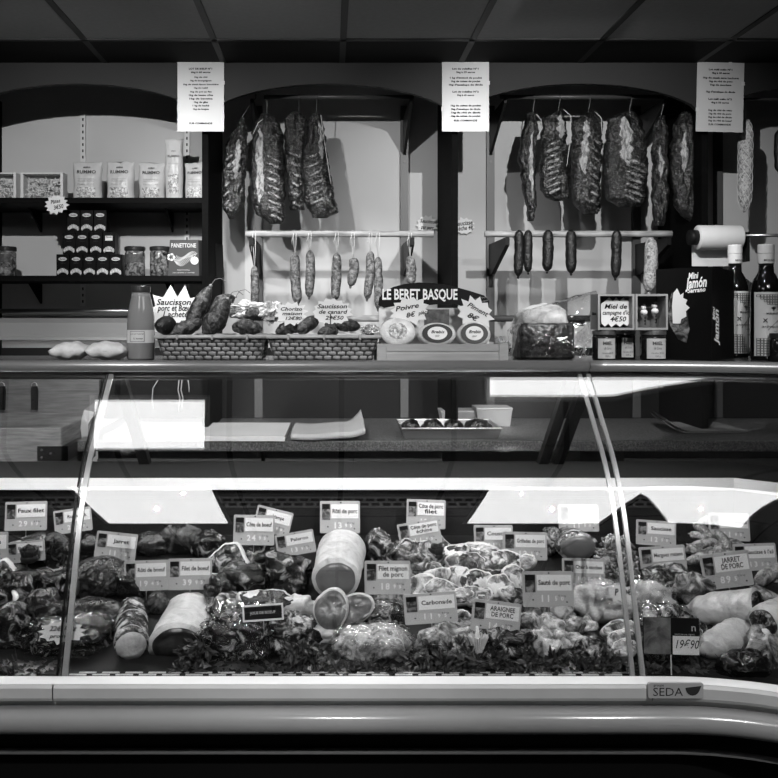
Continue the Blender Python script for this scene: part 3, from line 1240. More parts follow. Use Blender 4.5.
YR = 3.47
rack([(118, 240, 245), (130, 234, 247), (142, 226, 248), (160, 224, 247), (190, 222, 245), (206, 223, 244), (219, 228, 233)], YR + .02, .03,
     'narrow cured rack hanging leftmost in the middle bay beside the partition', (-.1, .55, .22, .62), (-.75, -.25, .4, .85, 6, -.06), 1, (242, 117, 256))
rack([(114, 262, 272), (122, 256, 279), (132, 252, 283), (150, 252, 284), (180, 250, 285), (205, 252, 285), (214, 255, 286), (224, 270, 283)], YR, .035,
     'cured rib rack with a broad white fat band down its left side, middle bay', (-.75, -.15, .14, .82), (.0, .8, .42, .95, 9, .06), 2, (267, 114, 267), [(254, 136), (259, 125), (264, 121)])
rack([(112, 292, 300), (120, 284, 307), (135, 284, 308), (165, 285, 305), (190, 288, 304), (210, 290, 305)], YR + .025, .03,
     'dark cured rack half hidden between the two rib racks of the middle bay', None, (-.6, .5, .45, .95, 6, .05), 3, (299, 112, 299))
rack([(114, 310, 320), (122, 306, 323), (140, 305, 326), (165, 301, 329), (185, 303, 333), (200, 303, 336), (212, 309, 339), (218, 313, 326)], YR - .005, .034,
     'dark cured rib rack hanging rightmost in the middle bay', (.25, .8, .08, .45), (-.7, .35, .42, .85, 6, -.06), 4, (316, 114, 317), [(321, 117), (324, 140), (327, 160), (331, 185)])
rack([(113, 527, 535), (125, 524, 538), (140, 520, 537), (160, 518, 536), (190, 522, 536), (208, 526, 536), (221, 528, 534)], YR, .032,
     'long narrow cured piece hanging leftmost in the right bay', (-.15, .5, .18, .8), None, 5, (533, 113, 534), [(534, 116), (539, 122), (540, 130), (536, 138)])
rack([(111, 556, 562), (117, 542, 565), (130, 540, 567), (160, 540, 567), (190, 539, 570), (198, 545, 569), (201, 552, 562)], YR, .035,
     'short wide cured rib rack second from the left in the right bay', (.1, .8, .05, .32), (-.7, .3, .38, .9, 9, -.06), 6, (558, 111, 560), [(561, 112), (568, 118), (568, 140), (564, 168)])
rack([(113, 586, 594), (122, 573, 601), (140, 571, 603), (165, 571, 600), (195, 572, 601), (208, 576, 600), (214, 584, 598)], YR - .005, .036,
     'cured rack with a grainy white front third from the left in the right bay', (-.55, .1, .08, .62), (.1, .75, .3, .9, 8, .05), 7, (588, 113, 590), [(592, 114), (598, 120), (599, 136)])
rack([(112, 626, 634), (119, 607, 640), (135, 605, 645), (165, 605, 648), (185, 604, 647), (200, 607, 646), (207, 618, 640)], YR, .038,
     'widest cured rib rack in the right bay, fourth from the left', (-.5, .2, .06, .58), (-.2, .8, .55, .93, 7, .08), 8, (629, 112, 631))
rack([(116, 658, 663), (128, 654, 667), (150, 652, 668), (180, 651, 668), (205, 652, 668), (226, 655, 664)], YR + .01, .032,
     'dark narrow cured piece second from the right in the right bay', (-.5, .05, .28, .58), None, 9, (661, 116, 664))
rack([(112, 681, 690), (125, 673, 695), (150, 670, 697), (185, 671, 697), (205, 674, 698), (218, 684, 697), (224, 692, 696)], YR - .005, .036,
     'broad dark cured piece hanging rightmost in the right bay', (-.45, .1, .18, .55), None, 10, (684, 112, 685))


# ---------------------------------------------------------------- dried sausages on the bars
m_saus = meat('dry_sausage', 0.018, 0.07, 0.26, 0.46, 0.66, 70, 0.6, 0.55, 0.6, 110)
m_saus_dark = meat('dark_sausage', 0.003, 0.007, 0.16, 0.62, 0.8, 90, 0.6, 0.5, 0.6, 110)
m_saus_mould = meat('mouldy_sausage', 0.04, 0.22, 0.5, 0.42, 0.58, 90, 0.8, 0.7, 0.6, 110)


def sausage(pts, wpx, Y, label, m, string=True, seed=0, over=False):
    ps = [W(x, y, Y) for x, y in pts]
    o = ps[0].copy()
    t = thing('dried_sausage', label, 'dried sausage', o, group='dried sausages on the wooden bars')
    # refine
    n = 16
    q = []
    for i in range(n + 1):
        s = i / n * (len(ps) - 1)
        k = min(int(s), len(ps) - 2)
        q.append(ps[k].lerp(ps[k + 1], s - k) - o)
    R = S(wpx, Y) / 2
    rad = [R * max(.30, (1 - abs(2 * i / n - 1) ** 6) ** .45) * (1 + .10 * nz((i, 0, 0), .5, seed)) for i in range(n + 1)]
    q = [p + Vector((.0016 * nz((i, 2, 0), .5, seed), 0, 0)) for i, p in enumerate(q)]
    bm = BM()
    tube(bm, q, rad, 16)
    obj('sausage_body', bm, m, t, True)
    bm = BM()
    lathe(bm, [(R * .16, -.010), (R * .26, -.004), (R * .22, .003)], q[-1], 8)
    obj('knot', bm, m, t)
    if string:
        bm = BM()
        b = Vector((o.x, YB, zbar)) - o
        for s in (-1, 1):
            tube(bm, [Vector((0, 0, -.006)), Vector((s * .004, -.004, -o.z * 0 + b.z * .5)), b + Vector((s * .005, -.0142, .0)), b + Vector((s * .003, 0, .0145)), b + Vector((s * .002, .0142, 0))], .0014, 5)
        tube(bm, [b + Vector((-.005, -.015, -.004)), b + Vector((-.012, -.014, -.03)), b + Vector((-.010, -.012, b.z * -.55))], .0012, 5)
        obj('string', bm, m_twine, t, True)
    return t


sausage([(254.5, 266), (255, 285), (255, 307)], 8.5, YB - .0, 'long pale sausage hanging at the left upright of the middle bay', m_saus, seed=1)
sausage([(295, 254), (295, 275), (297.5, 304)], 10.5, YB, 'plump grey sausage on the middle bar left of a slimmer one', m_saus, seed=2)
sausage([(310, 250), (310.5, 272), (309, 297)], 9.5, YB, 'slim speckled sausage second from the pale stretch of the middle bar', m_saus, seed=3)
sausage([(337, 253), (336.5, 275), (335, 300)], 10, YB, 'long sausage above the star tag for duck sausage', m_saus, seed=4)
sausage([(353, 258), (354.5, 268), (350.5, 286)], 10, YB, 'short curved sausage on the middle bar', m_saus, seed=5)
sausage([(370.5, 251), (370, 275), (367, 299)], 9, YB - .004, 'tapering speckled sausage left of its twin near the display header', m_saus, seed=6)
sausage([(378, 257), (378.5, 280), (378, 309)], 8.5, YB + .004, 'long sausage touching the left end of the black display header', m_saus, seed=7)
sausage([(410, 256), (411, 270), (411, 284)], 10, YB, 'dark sausage hanging over the black display header', m_saus, seed=8)


def looped(px, w, y1, label, seed):
    return sausage([(px, 230), (px, 250), (px - (seed % 2), y1)], w, YB - .0285, label, m_saus_dark, False, seed)


looped(519, 9.5, 276, 'blackened sausage leftmost on the bar of the right bay', 11)
looped(528, 9, 272, 'blackened sausage touching the leftmost one, right bay', 12)
looped(548, 11, 271, 'blackened sausage with white specks alone on the right bar', 13)
looped(571, 11, 273, 'plain black sausage in the middle of the right bar', 14)
looped(616.5, 10, 278, 'plain black sausage hanging above the open honey box', 15)
sausage([(651, 238), (651, 262), (649, 292)], 13, YB - .03, 'white mould-covered sausage hanging right of the honey boxes', m_saus_mould, False, 16)
# netted sausage at the right
t = sausage([(746, 120), (745.5, 160), (744.5, 210)], 13, 3.42, 'long netted sausage hanging beside the right price sheet', m_saus_mould, False, 17)
t.name = 'netted_sausage'
bm = BM()
for sgn in (-1, 1):
    for k in range(6):
        p = []
        for i in range(40):
            s = i / 39
            a = sgn * s * 9 + k * PI / 3
            r = S(13, 3.42) / 2 * 1.09 * max(.40, (1 - abs(2 * s - 1) ** 6) ** .45)
            c = W(746 - 1.5 * s, 120 + 90 * s, 3.42) - t.location
            p.append(c + Vector((r * math.cos(a), r * math.sin(a), 0)))
        tube(bm, p, .0011, 4)
obj('net', bm, mat('pale_net', 0.6, 0.8), t)
bm = BM()
tube(bm, [(0, 0, -.002), (0.0, 0.0, .08)], .0012, 5)
obj('string', bm, m_twine, t)
# wire line for the far right bay
bm = BM()
zq = W(0, 97, 3.42).z
tube(bm, [(1.47, 3.42, t.location.z + .081), (2.2, 3.42, t.location.z + .081)], .005, 8)
tag(obj('hanging_wire', bm, mat('rod_grey', 0.07, 0.4, 0.4)), 'thin rod behind the right price sheet holding the netted sausage', 'rod')
sausage([(779, 130), (779, 150), (779, 172)], 9, 3.42, 'dark sausage cut off by the right edge of the photo', m_saus_dark, False, 18)

# paper roll
Y = 3.30
a, b = W(697, 238, Y), W(740, 237, Y)
t = thing('paper_roll', 'white wrapping paper roll on a dark holder beside the right partition', 'paper roll', (a + b) / 2)
R = S(24.5, Y) / 2
h = (b.x - a.x) / 2
bm = BM()
tube(bm, [(-h, 0, 0), (-h + .004, 0, 0), (h - .004, 0, 0), (h, 0, 0)], [R * .97, R, R, R * .97], 32)
obj('roll', bm, PAPER, t, True)
bm = BM()
tube(bm, [(-h - .03, 0, 0), (-h - .0005, 0, 0)], R * .62, 20)
obj('end_cap', bm, BLACK, t, True)
bm = BM()
tube(bm, [(h + .0005, 0, .008), (h + .35, 0, .008)], .006, 10)
obj('spindle', bm, STEEL, t, True)
bm = BM()
box2(bm, (h + .02, -.004, -.09), (h + .035, .49, .02))
obj('holder', bm, BLACK, t)
bm = BM()
n = 8
for i in range(n):
    z0, z1 = -R * .2 - i * .012, -R * .2 - (i + 1) * .012
    hexa(bm, [(-h, R + .001, z1), (h, R + .001, z1), (h, R + .002, z1), (-h, R + .002, z1), (-h, R + .001, z0), (h, R + .001, z0), (h, R + .002, z0), (-h, R + .002, z0)])
obj('loose_sheet', bm, PAPER, t)
# ================================================================ goods on the counter top
ZT = 1.312


def cylf(r):
    return lambda x, z: -math.sqrt(max(0, r * r - x * x)) - 0.0009


def cylpatch(bm, r, z0, z1, a0, a1, n=16):
    for k in range(n):
        p = [a0 + (a1 - a0) * (k + i) / n for i in (0, 1)]
        v = [bm.verts.new((r * math.sin(a), -r * math.cos(a), z)) for a, z in ((p[0], z0), (p[1], z0), (p[1], z1), (p[0], z1))]
        bm.faces.new(v)
    return bm


# small fabric sachets
for i, (cx, w, lab) in enumerate(((71, 38, 'white printed fabric sachet lying left of its twin at the counter edge'), (108, 40, 'white printed fabric sachet lying against the juice bottle'))):
    Y = 2.60
    t = thing('fabric_sachet', lab, 'sachet', ((cx - CX) / F * Y, Y, ZT), group='fabric sachets on the counter')
    bm = BM()
    nu, nv = 22, 12
    Wd, D, H = S(w, Y) / 2, .055, .027
    for side in (1, -1):
        g = []
        for j in range(nv + 1):
            row = []
            for k in range(nu + 1):
                u, v = -1 + 2 * k / nu, -1 + 2 * j / nv
                hh = H * (max(0, (1 - u ** 2) * (1 - v ** 2))) ** .5
                sk = .25 * Wd * (1 if i == 0 else -1)
                zc = H * .98 + (.006 * (nz((u, v, 0), 2.5, i)))
                row.append(bm.verts.new((u * Wd * (1 - .06 * v * v) + sk * (hh / H) * .5 * side, v * D * (1 - .08 * u * u), max(0.0005, zc + side * hh + .0 * u))))
            g.append(row)
        for j in range(nv):
            for k in range(nu):
                f = (g[j][k], g[j][k + 1], g[j + 1][k + 1], g[j + 1][k])
                bm.faces.new(f if side > 0 else tuple(reversed(f)))
    bmesh.ops.remove_doubles(bm, verts=bm.verts[:], dist=.0006)
    obj('cushion', bm, mat('printed_cotton', 0.55, 0.85, var=.12, scale=35, bump=.2, bscale=200), t, True)
    bm = BM()
    tube(bm, [(-Wd * .95, -D * .2, H * 1.02), (-Wd * .4, -D * .93, H), (Wd * .4, -D * .95, H), (Wd * .95, -D * .3, H)], .0016, 5)
    obj('seam', bm, mat('seam_thread', .35, .8), t)

# juice bottle
Y = 2.62
t = thing('juice_bottle', 'wide-shouldered glass bottle of juice with a pale label beside the basket', 'bottle', ((141 - CX) / F * Y, Y, ZT))
r = S(27.5, Y) / 2
bm = BM()
lathe(bm, [(r * .93, 0), (r, .006), (r, .10), (r * .97, .125), (r * .86, .155), (r * .70, .185), (r * .66, .199)], seg=36)
obj('body', bm, mat('juice_in_glass', 0.20, 0.08, spec=.6, var=.06, scale=8), t, True)
bm = BM()
lathe(bm, [(r * .69, .1995), (r * .71, .205), (r * .71, .216), (r * .66, .2185)], seg=36)
obj('lid', bm, mat('metal_lid_dull', .10, .3, .7), t)
bm = BM()
cylpatch(bm, r + .0008, .050, .088, -1.05, 1.4)
lb = obj('label', bm, mat('label_paper', .55, .6), t)
bm = BM()
f = cylf(r + .0012)
for z in (.054, .084):
    for k in range(10):
        x0 = -.024 + k * .0042
        conform_patch(bm, x0, x0 + .0042, z - .0006, z + .0006, f, 1, .0006)
for x in (-.024, .018):
    conform_patch(bm, x - .0006, x + .0006, .054, .084, f, 1, .0006)
text(bm, 'JUS DE POMME', -.003, .076, .006, conform=f)
text(bm, '1L fermier', 0.0, .063, .007, conform=f, bold=.02)
obj('label_print', bm, mat('print_grey', .08, .6), lb)

# crown-shaped card behind the first basket
o = [(-1, -.95), (-.92, -.2), (-1.0, .02), (-.78, .12), (-.9, .60), (-.45, .48), (-.12, 1.0), (.18, .5), (.5, 1.0), (.72, .45), (1.05, .52), (.85, 0), (.95, -.3), (.8, -.95)]
Y = 2.80
star_tag(173.5, 309, 23, 24, Y, [('Saucisson', .0, .28, 1.5, .3), ('porc et Bœuf', .05, .03, 1.55, .3), ('1 acheté', .05, -.23, 1.1, .3), ('1 offert', .3, -.62, .9, .3)],
         'tall crown-shaped white card about beef sausage behind the left basket', out=[(x * S(23, Y), z * S(24, Y)) for x, z in o])

# ---------------------------------------------------------------- woven baskets
m_weave = mat('woven_willow', 0.20, 0.5, var=0.55, scale=26, bump=.3, bscale=60)
m_rim = mat('split_cane', 0.34, 0.45, var=0.3, scale=18, stretch=(1, 6, 6))


def basket(px0, px1, pb0, pb1, label):
    Y0 = 2.50
    D = 0.20
    a, b = W(px0, 336, Y0), W(px1, 336, Y0)
    cx = (a.x + b.x) / 2
    w1 = (b.x - a.x) / 2
    w0 = S(pb1 - pb0, Y0) / 2
    Y0 += .005
    h = a.z - ZT - .002
    t = thing('wicker_basket', label, 'basket', (cx, Y0 + D / 2, ZT))
    bm = BM()

    def loop(z, off):
        k = z / h
        w = w0 + (w1 - w0) * k - .004
        d = D / 2 - .02 * (1 - k) - .004
        pts = []
        n = 22
        for i in range(n):
            pts.append((-w + 2 * w * i / n, -d))
        for i in range(8):
            pts.append((w, -d + 2 * d * i / 8))
        for i in range(n):
            pts.append((w - 2 * w * i / n, d))
        for i in range(8):
            pts.append((-w, d - 2 * d * i / 8))
        out = []
        for i, (x, y) in enumerate(pts):
            s = 1 if (i + off) % 2 == 0 else -1
            e = s * .0032
            nx = (x / w if abs(x) > w * .999 else 0)
            ny = (y / d if abs(y) > d * .999 else 0)
            out.append((x + nx * e, y + ny * e))
        return out
    rows = 5
    bh = (h - .008) / rows
    for r in range(rows):
        z0 = .003 + r * bh
        z1 = z0 + bh * .985
        lo, hi = loop(z0, r), loop(z1, r)
        n = len(lo)
        for sgn in (1,):
            va = [bm.verts.new((x, y, z0)) for x, y in lo]
            vm = [bm.verts.new((x * 1.006, y * 1.012, (z0 + z1) / 2)) for x, y in ((p[0] * .5 + q[0] * .5, p[1] * .5 + q[1] * .5) for p, q in zip(lo, hi))]
            vb = [bm.verts.new((x, y, z1)) for x, y in hi]
            for i in range(n):
                j = (i + 1) % n
                bm.faces.new((va[i], va[j], vm[j], vm[i]))
                bm.faces.new((vm[i], vm[j], vb[j], vb[i]))
    wv = obj('weave', bm, m_weave, t, True)
    sm = wv.modifiers.new('thickness', 'SOLIDIFY')
    sm.thickness = .0025
    bm = BM()
    for i in range(23):
        u = -1 + 2 * i / 22
        for sy in (-1,):
            p0 = Vector((u * (w0 - .004), sy * (D / 2 - .024), .002))
            p1 = Vector((u * (w1 - .004), sy * (D / 2 - .004), h - .004))
            tube(bm, [p0, p1], .0026, 6)
    obj('stakes', bm, mat('stake_dark', .05, .6), t)
    bm = BM()
    box2(bm, (-w0 + .008, -D / 2 + .026, .001), (w0 - .008, D / 2 - .026, .004))
    obj('basket_floor', bm, m_weave, t)
    bm = BM()
    for zz, off in ((h - .001, .002), (h - .001, -.006)):
        w, d = w1 + off, D / 2 + off
        pts = [(-w, -d, zz), (0, -d, zz + .001), (w, -d, zz), (w, d, zz), (0, d, zz), (-w, d, zz), (-w, -d, zz)]
        tube(bm, pts, .0055, 8, True, 1.0)
    obj('rim', bm, m_rim, t, True)
    bm = BM()
    for u in (-.62, .02, .66):
        box(bm, (u * w1, -D / 2 - .004, h - .001), (.006, .012, .014))
    obj('rim_bindings', bm, mat('cane_binding', .3, .5), t)
    return cx, Y0 + D / 2, h


bc1 = basket(156, 266, 162, 262, 'woven basket piled with dark dry sausages, left of the other basket')
bc2 = basket(267, 379, 273, 373, 'woven basket holding star-tagged sausages, beside the cheese display box')

m_rough = meat('rough_salami', 0.006, 0.018, 0.14, 0.50, 0.7, 60, 0.8, 0.5, 0.8, 80)


def salami(pts, w, Y0, Y1, label, m=None, seed=0, tie=True, grp='loose sausages in the baskets'):
    n = 18
    ps = []
    for i, (x, y) in enumerate(pts):
        ps.append(W(x, y, Y0 + (Y1 - Y0) * i / (len(pts) - 1)))
    o = ps[0].lerp(ps[-1], .5)
    t = thing('dry_salami', label, 'salami', o, group=grp)
    q = []
    for i in range(n + 1):
        s = i / n * (len(ps) - 1)
        k = min(int(s), len(ps) - 2)
        q.append(ps[k].lerp(ps[k + 1], s - k) - o)
    R = S(w, (Y0 + Y1) / 2) / 2
    bm = BM()
    tube(bm, q, [R * max(.2, math.sin(PI * (i + .4) / (n + .8)) ** .5) * (1 + .16 * nz((i, seed, 0), .45, seed)) for i in range(n + 1)], 18)
    obj('casing', bm, m or m_rough, t, True)
    if tie:
        bm = BM()
        d = (q[-1] - q[-2]).normalized()
        blob(bm, (.006, .006, .006), q[-1] + d * .004, sub=2, seed=seed)
        obj('tied_end', bm, mat('casing_end', .25, .6), t, True)
        bm = BM()
        e = q[-1] + d * .008
        tube(bm, [e, e + Vector((.012, 0, .016)), e + Vector((.028, .002, .02)), e + Vector((.044, .004, .008))], .0011, 5)
        obj('string', bm, mat('string_dark', .15, .7), t)
    return t


salami([(157, 326), (166, 325.5), (173, 325)], 19, 2.53, 2.60, 'short dark salami with its round cut end showing at the left basket corner', m_saus_dark, 1, False)
salami([(168, 335), (185, 329), (202, 321)], 16, 2.56, 2.60, 'dark salami lying low across the front of the left basket', None, 2, False)
salami([(188, 328), (199, 307), (210, 287)], 17, 2.64, 2.68, 'long dark salami pointing up to the right out of the left basket', None, 3)
salami([(205, 334), (216, 320), (227, 300)], 22, 2.535, 2.58, 'plump wrinkled salami leaning over the front rim of the left basket', None, 4)
salami([(212, 315), (222, 303), (234, 297)], 16, 2.66, 2.70, 'dark salami half hidden behind the plump one in the left basket', None, 5)
salami([(232, 328), (246, 326), (262, 330)], 16, 2.57, 2.58, 'dark salami lying at the right end of the left basket', None, 6, False)
salami([(244, 317), (256, 313), (268, 318)], 14, 2.63, 2.65, 'dark salami under the crumpled pale paper in the left basket', None, 7, False)
salami([(298, 332), (309, 324), (318, 318)], 15, 2.56, 2.60, 'stubby dark salami between the two star tags of the right basket', m_rough, 8, False)
salami([(276, 333), (288, 327), (300, 329)], 13, 2.60, 2.62, 'dark salami at the left end of the right basket', m_rough, 9, False)
salami([(318, 334), (328, 331), (338, 332)], 12, 2.55, 2.57, 'small dark salami below the duck sausage star tag', m_rough, 10, False)
salami([(336, 327), (348, 325), (360, 327)], 13, 2.62, 2.64, 'dark salami behind the right rim of the right basket', m_rough, 11, False)


def crumple(bm, rx, ry, rz, seed, M=None):
    blob(bm, (rx, ry, rz), (0, 0, 0), M, seed, .35, 4.0, 4, 2.0, .22, 14.0)


for cx, cy, rx, rz, Y, s, lab in ((251, 310, 22, 9, 2.66, 3, 'crumpled pale paper heaped on the sausages of the left basket'), (272, 312, 11, 10, 2.62, 4, 'crumpled white paper ball at the left end of the right basket')):
    bm = BM()
    crumple(bm, S(rx, Y), .03, S(rz, Y), s)
    solo('crumpled_paper', bm, mat('creased_paper', .55, .6, var=.35, scale=40, bump=.9, bscale=60), lab, 'paper', W(cx, cy, Y), smooth=False)
bm = BM()
crumple(bm, S(9, 2.58), .02, S(5, 2.58), 8)
solo('foil_packet', bm, mat('foil', .55, .25, .7, bump=.9, bscale=60), 'small crinkled clear packet at the right end of the right basket', 'packet', W(369, 330, 2.58))
star_tag(291, 313.5, 18, 12.5, 2.585, [('Chorizo', .0, .35, 1.2, .35), ('maison', .05, -.02, 1.1, .32), ('12€80', .1, -.4, .9, .32)], 'white star tag for chorizo at the left of the right basket', 12, .74, seed=11, tilt=-.1)
star_tag(332, 312, 20.5, 14.5, 2.565, [('Saucisson', .0, .38, 1.45, .36), ('de canard', .02, 0, 1.4, .34), ('29€50', .1, -.42, .9, .32)], 'white star tag reading Saucisson de canard on the right basket', 15, .82, seed=12, tilt=-.1)
t = thing('tag_clip', 'small dark clip holding up the duck sausage tag', 'clip', W(330.5, 328, 2.56))
bm = BM()
blob(bm, (.016, .008, .012), sub=3, seed=4, pw=3)
for s in (-1, 1):
    blob(bm, (.006, .005, .006), (s * .012, 0, .010), sub=2, seed=s)
obj('body', bm, mat('clip_dark', .05, .5), t, True)
bm = BM()
box(bm, (0, 0, .026), (.003, .002, .03))
obj('stem', bm, mat('clip_dark', .05, .5), t)

# ---------------------------------------------------------------- cheese display box
Y = 2.50
a, b = W(377, 344, Y), W(508, 358.5, Y)
cx = (a.x + b.x) / 2
w = b.x - a.x
hb = a.z - ZT
t = thing('cheese_display_box', 'wooden display tray with a black beret-shaped header board', 'display box', (cx, Y, ZT))
m_pine = mat('pale_pine', .33, .6, var=.12, scale=12, stretch=(1, 8, 8))
bm = BM()
box2(bm, (-w / 2, 0, 0), (w / 2, .012, hb), .001)
box2(bm, (-w / 2, .012, 0), (-w / 2 + .01, .17, hb))
box2(bm, (w / 2 - .01, .012, 0), (w / 2, .17, hb))
box2(bm, (-w / 2 + .01, .16, 0), (w / 2 - .01, .17, hb))
box2(bm, (-w / 2 + .01, .012, 0.0005), (w / 2 - .01, .16, .006))
obj('tray', bm, m_pine, t)
bm = BM()
for x in (-w / 2, w / 2 - .026):
    box2(bm, (x, -.005, -.0), (x + .026, -.0005, hb + .001), .0008)
box2(bm, (-w / 2 + .0265, -.003, 0), (w / 2 - .0265, -.0005, hb * .46))
box2(bm, (-w / 2 + .0265, -.003, hb * .58), (w / 2 - .0265, -.0005, hb))
obj('front_slats', bm, mat('pine_slats', .27, .6, var=.12, scale=12, stretch=(1, 8, 8)), t)
YB2 = .155
bx0, bx1 = W(379, 0, Y + YB2).x - cx, W(489, 0, Y + YB2).x - cx
bz0, bz1 = .045, W(0, 308, Y + YB2).z - ZT
bm = BM()
box2(bm, (bx0, YB2 - .002, .007), (bx1, YB2 + .002, bz1))
bk = obj('back_board', bm, mat('printed_backboard', .45, .6, var=.5, scale=22), t)
bm = BM()
p0 = W(424, 0, Y + YB2).x - cx
p1 = W(449, 0, Y + YB2).x - cx
box2(bm, (p0, YB2 - .004, .06), (p1, YB2 - .0025, bz1 - .004))
obj('board_picture', bm, mat('picture_grey', .10, .6, var=.5, scale=60), bk)
hx = [(378, 305), (379, 298), (384, 292), (393, 287), (404, 284), (418, 282.5), (434, 283), (452, 286), (470, 291), (484, 295.5), (489, 301), (488, 311), (470, 309), (455, 304), (440, 304), (426, 305.5), (410, 307), (395, 306), (384, 308)]
YH = Y + YB2 - .004
o = [(W(x, y, YH).x - cx, W(x, y, YH).z - ZT) for x, y in hx]
bm = BM()
prism(bm, list(reversed(o)), YB2 - .0085, YB2 - .0045)
hd = obj('header_board', bm, mat('header_black', .004, .5), t)
bm = BM()
c = W(419.5, 295, YH)
text(bm, 'LE BERET BASQUE', c.x - cx, c.z - ZT, .044, YB2 - .010, bold=.025, width=S(75, YH))
obj('header_lettering', bm, WHITE_INK, hd)
bm = BM()
c = W(478, 298.5, YH)
text(bm, 'Fromage de brebis', c.x - cx, c.z - ZT, .008, YB2 - .010, width=S(18, YH), ang=.2)
text(bm, 'pays basque', c.x - cx + .003, c.z - ZT - .010, .008, YB2 - .010, width=S(18, YH), ang=.2)
obj('small_lettering', bm, mat('print_mid', .2, .6), hd)


def cheese(px, py, rx, rz, Yc, label, kind):
    t = thing('wrapped_cheese', label, 'cheese', W(px, py, Yc), (-.25, 0, 0), 'round wrapped cheeses in the display box')
    R, Rz = S(rx, Yc), S(rz, Yc)
    bm = BM()
    for k, (rr, y) in enumerate(((1, .02), (1.0, .004), (.93, -.004))):
        pass
    n = 28
    rings = []
    for rr, y in ((.94, .03), (1, .024), (1, .004), (.9, -.005), (.5, -.008)):
        rings.append([bm.verts.new((math.cos(2 * PI * k / n) * R * rr * (1 + .03 * nz((k, rr * 4, 0), .9, px)), y, math.sin(2 * PI * k / n) * Rz * rr)) for k in range(n)])
    for i in range(4):
        for k in range(n):
            bm.faces.new((rings[i][k], rings[i][(k + 1) % n], rings[i + 1][(k + 1) % n], rings[i + 1][k]))
    bm.faces.new(list(reversed(rings[0])))
    bm.faces.new(rings[-1])
    bmesh.ops.recalc_face_normals(bm, faces=bm.faces[:])
    obj('wrapper', bm, mat('cheese_wrap', .6, .35, var=.2, scale=40, bump=.5, bscale=40), t, True)
    if kind == 0:
        bm = BM()
        prism(bm, ellipse(R * .52, Rz * .56, 24), -.0105, -.0085)
        obj('label', bm, meat('crumb_top', .02, .12, .5, .44, .6, 90, .5), t)
        bm = BM()
        for k in range(8):
            a = k * PI / 4
            tube(bm, [(math.cos(a) * R * .55, -.0075, math.sin(a) * Rz * .55), (math.cos(a + .1) * R * .97, .002, math.sin(a + .1) * Rz * .97)], .0012, 4)
        obj('wrapper_folds', bm, mat('print_mid', .2, .6), t)
    else:
        bm = BM()
        prism(bm, ellipse(R * .80, Rz * .80, 28), -.0095, -.0075)
        lb = obj('label', bm, mat('cheese_label_black', .012, .4), t)
        bm = BM()
        prism(bm, ellipse(R * .52, Rz * .56, 24), -.0108, -.0098)
        obj('label_disc', bm, PAPER, lb)
        bm = BM()
        text(bm, 'Brebis', 0, .1 * Rz, Rz * .35, -.0118, shear=.3, bold=.02, width=R * .7)
        text(bm, 'pur', 0, -.22 * Rz, Rz * .25, -.0118)
        obj('label_lettering', bm, INK, lb)
    return t


cheese(397.5, 331.5, 18, 14.5, 2.575, 'round cheese in clear wrapper with a dark crumbly middle, left in the tray', 0)
cheese(437, 334, 19, 12, 2.575, 'round cheese with a black-and-white label in the middle of the tray', 1)
cheese(474, 334, 17, 13, 2.575, 'round cheese with a black-and-white label at the right of the tray', 1)
star_tag(409.5, 311, 21.5, 14.5, 2.60, [('Poivre', -.1, .28, 1.1, .42), ('8€', .0, -.28, .45, .4), ('pièce', .62, -.28, .5, .3)], 'white star tag reading Poivre 8€ on the display box', 12, .76, ang=.18, seed=21)
star_tag(475.5, 313, 19, 16.5, 2.60, [('Piment', .0, .25, 1.2, .36), ('8€', -.05, -.3, .6, .4)], 'white star tag reading Piment 8€ on the display box', 12, .76, ang=-.5, seed=22)

# small crumpled film beside the tray
bm = BM()
crumple(bm, S(9, 2.62), .025, S(10, 2.62), 14)
solo('crumpled_film', bm, glassy('wrinkled_film', 1.5, .12, .93, 1.0, 60, .05), 'crumpled clear film between the cheese tray and the wrapped cake', 'film', (W(501, 348, 2.71).x, 2.71, ZT + .03))

# ---------------------------------------------------------------- wrapped cake
Y = 2.62
x0, x1 = W(521, 0, Y).x, W(575, 0, Y).x
cx = (x0 + x1) / 2
t = thing('wrapped_cake', 'tall dark cake with a pale domed top in a pointed clear plastic bag', 'cake', (cx, Y + .07, ZT))
hh = W(0, 323, Y).z - ZT
bm = BM()
box(bm, (0, 0, hh / 2), (x1 - x0, .14, hh), None, .008)
for v in bm.verts:
    v.co += Vector((.004 * nz(v.co, 30, 1), .004 * nz(v.co, 30, 2), 0))
obj('base', bm, meat('dark_paper_case', .003, .009, .07, .5, .74, 35, 1.0, .3, .6, 40), t, True)
bm = BM()
blob(bm, (.078, .066, .062), (0, 0, hh - .005), None, 6, .08, 3, 4, 2.6, .03, 12, flatz=0.0)
obj('dome', bm, meat('crusty_top', .12, .38, .55, .38, .58, 26, .8, .5, .4, 40), t, True)
bm = BM()
rnd = random.Random(9)
outl = [(505, 356), (509, 345), (511, 330), (522, 311), (545, 305), (570, 299), (594, 292.5), (596, 293.5), (590, 315), (584, 335), (578, 356)]
pts = []
lay = []
for s, yy, k in ((0, -.085, .92), (1, -.095, 1.0), (2, .0, 1.02), (3, .085, .95)):
    ring = []
    for (x, y) in outl:
        p = W(x, y, Y + .07)
        q = Vector((p.x - cx, yy, p.z - ZT))
        tip = max(0, (q.x - .06) / .08) if q.z > .09 else 0
        q.y *= max(.08, 1 - tip)
        q.x = q.x * k
        q.z = max(.001, q.z * (k if y < 350 else 1))
        ring.append(q)
    lay.append(ring)
N = 7
grid = []
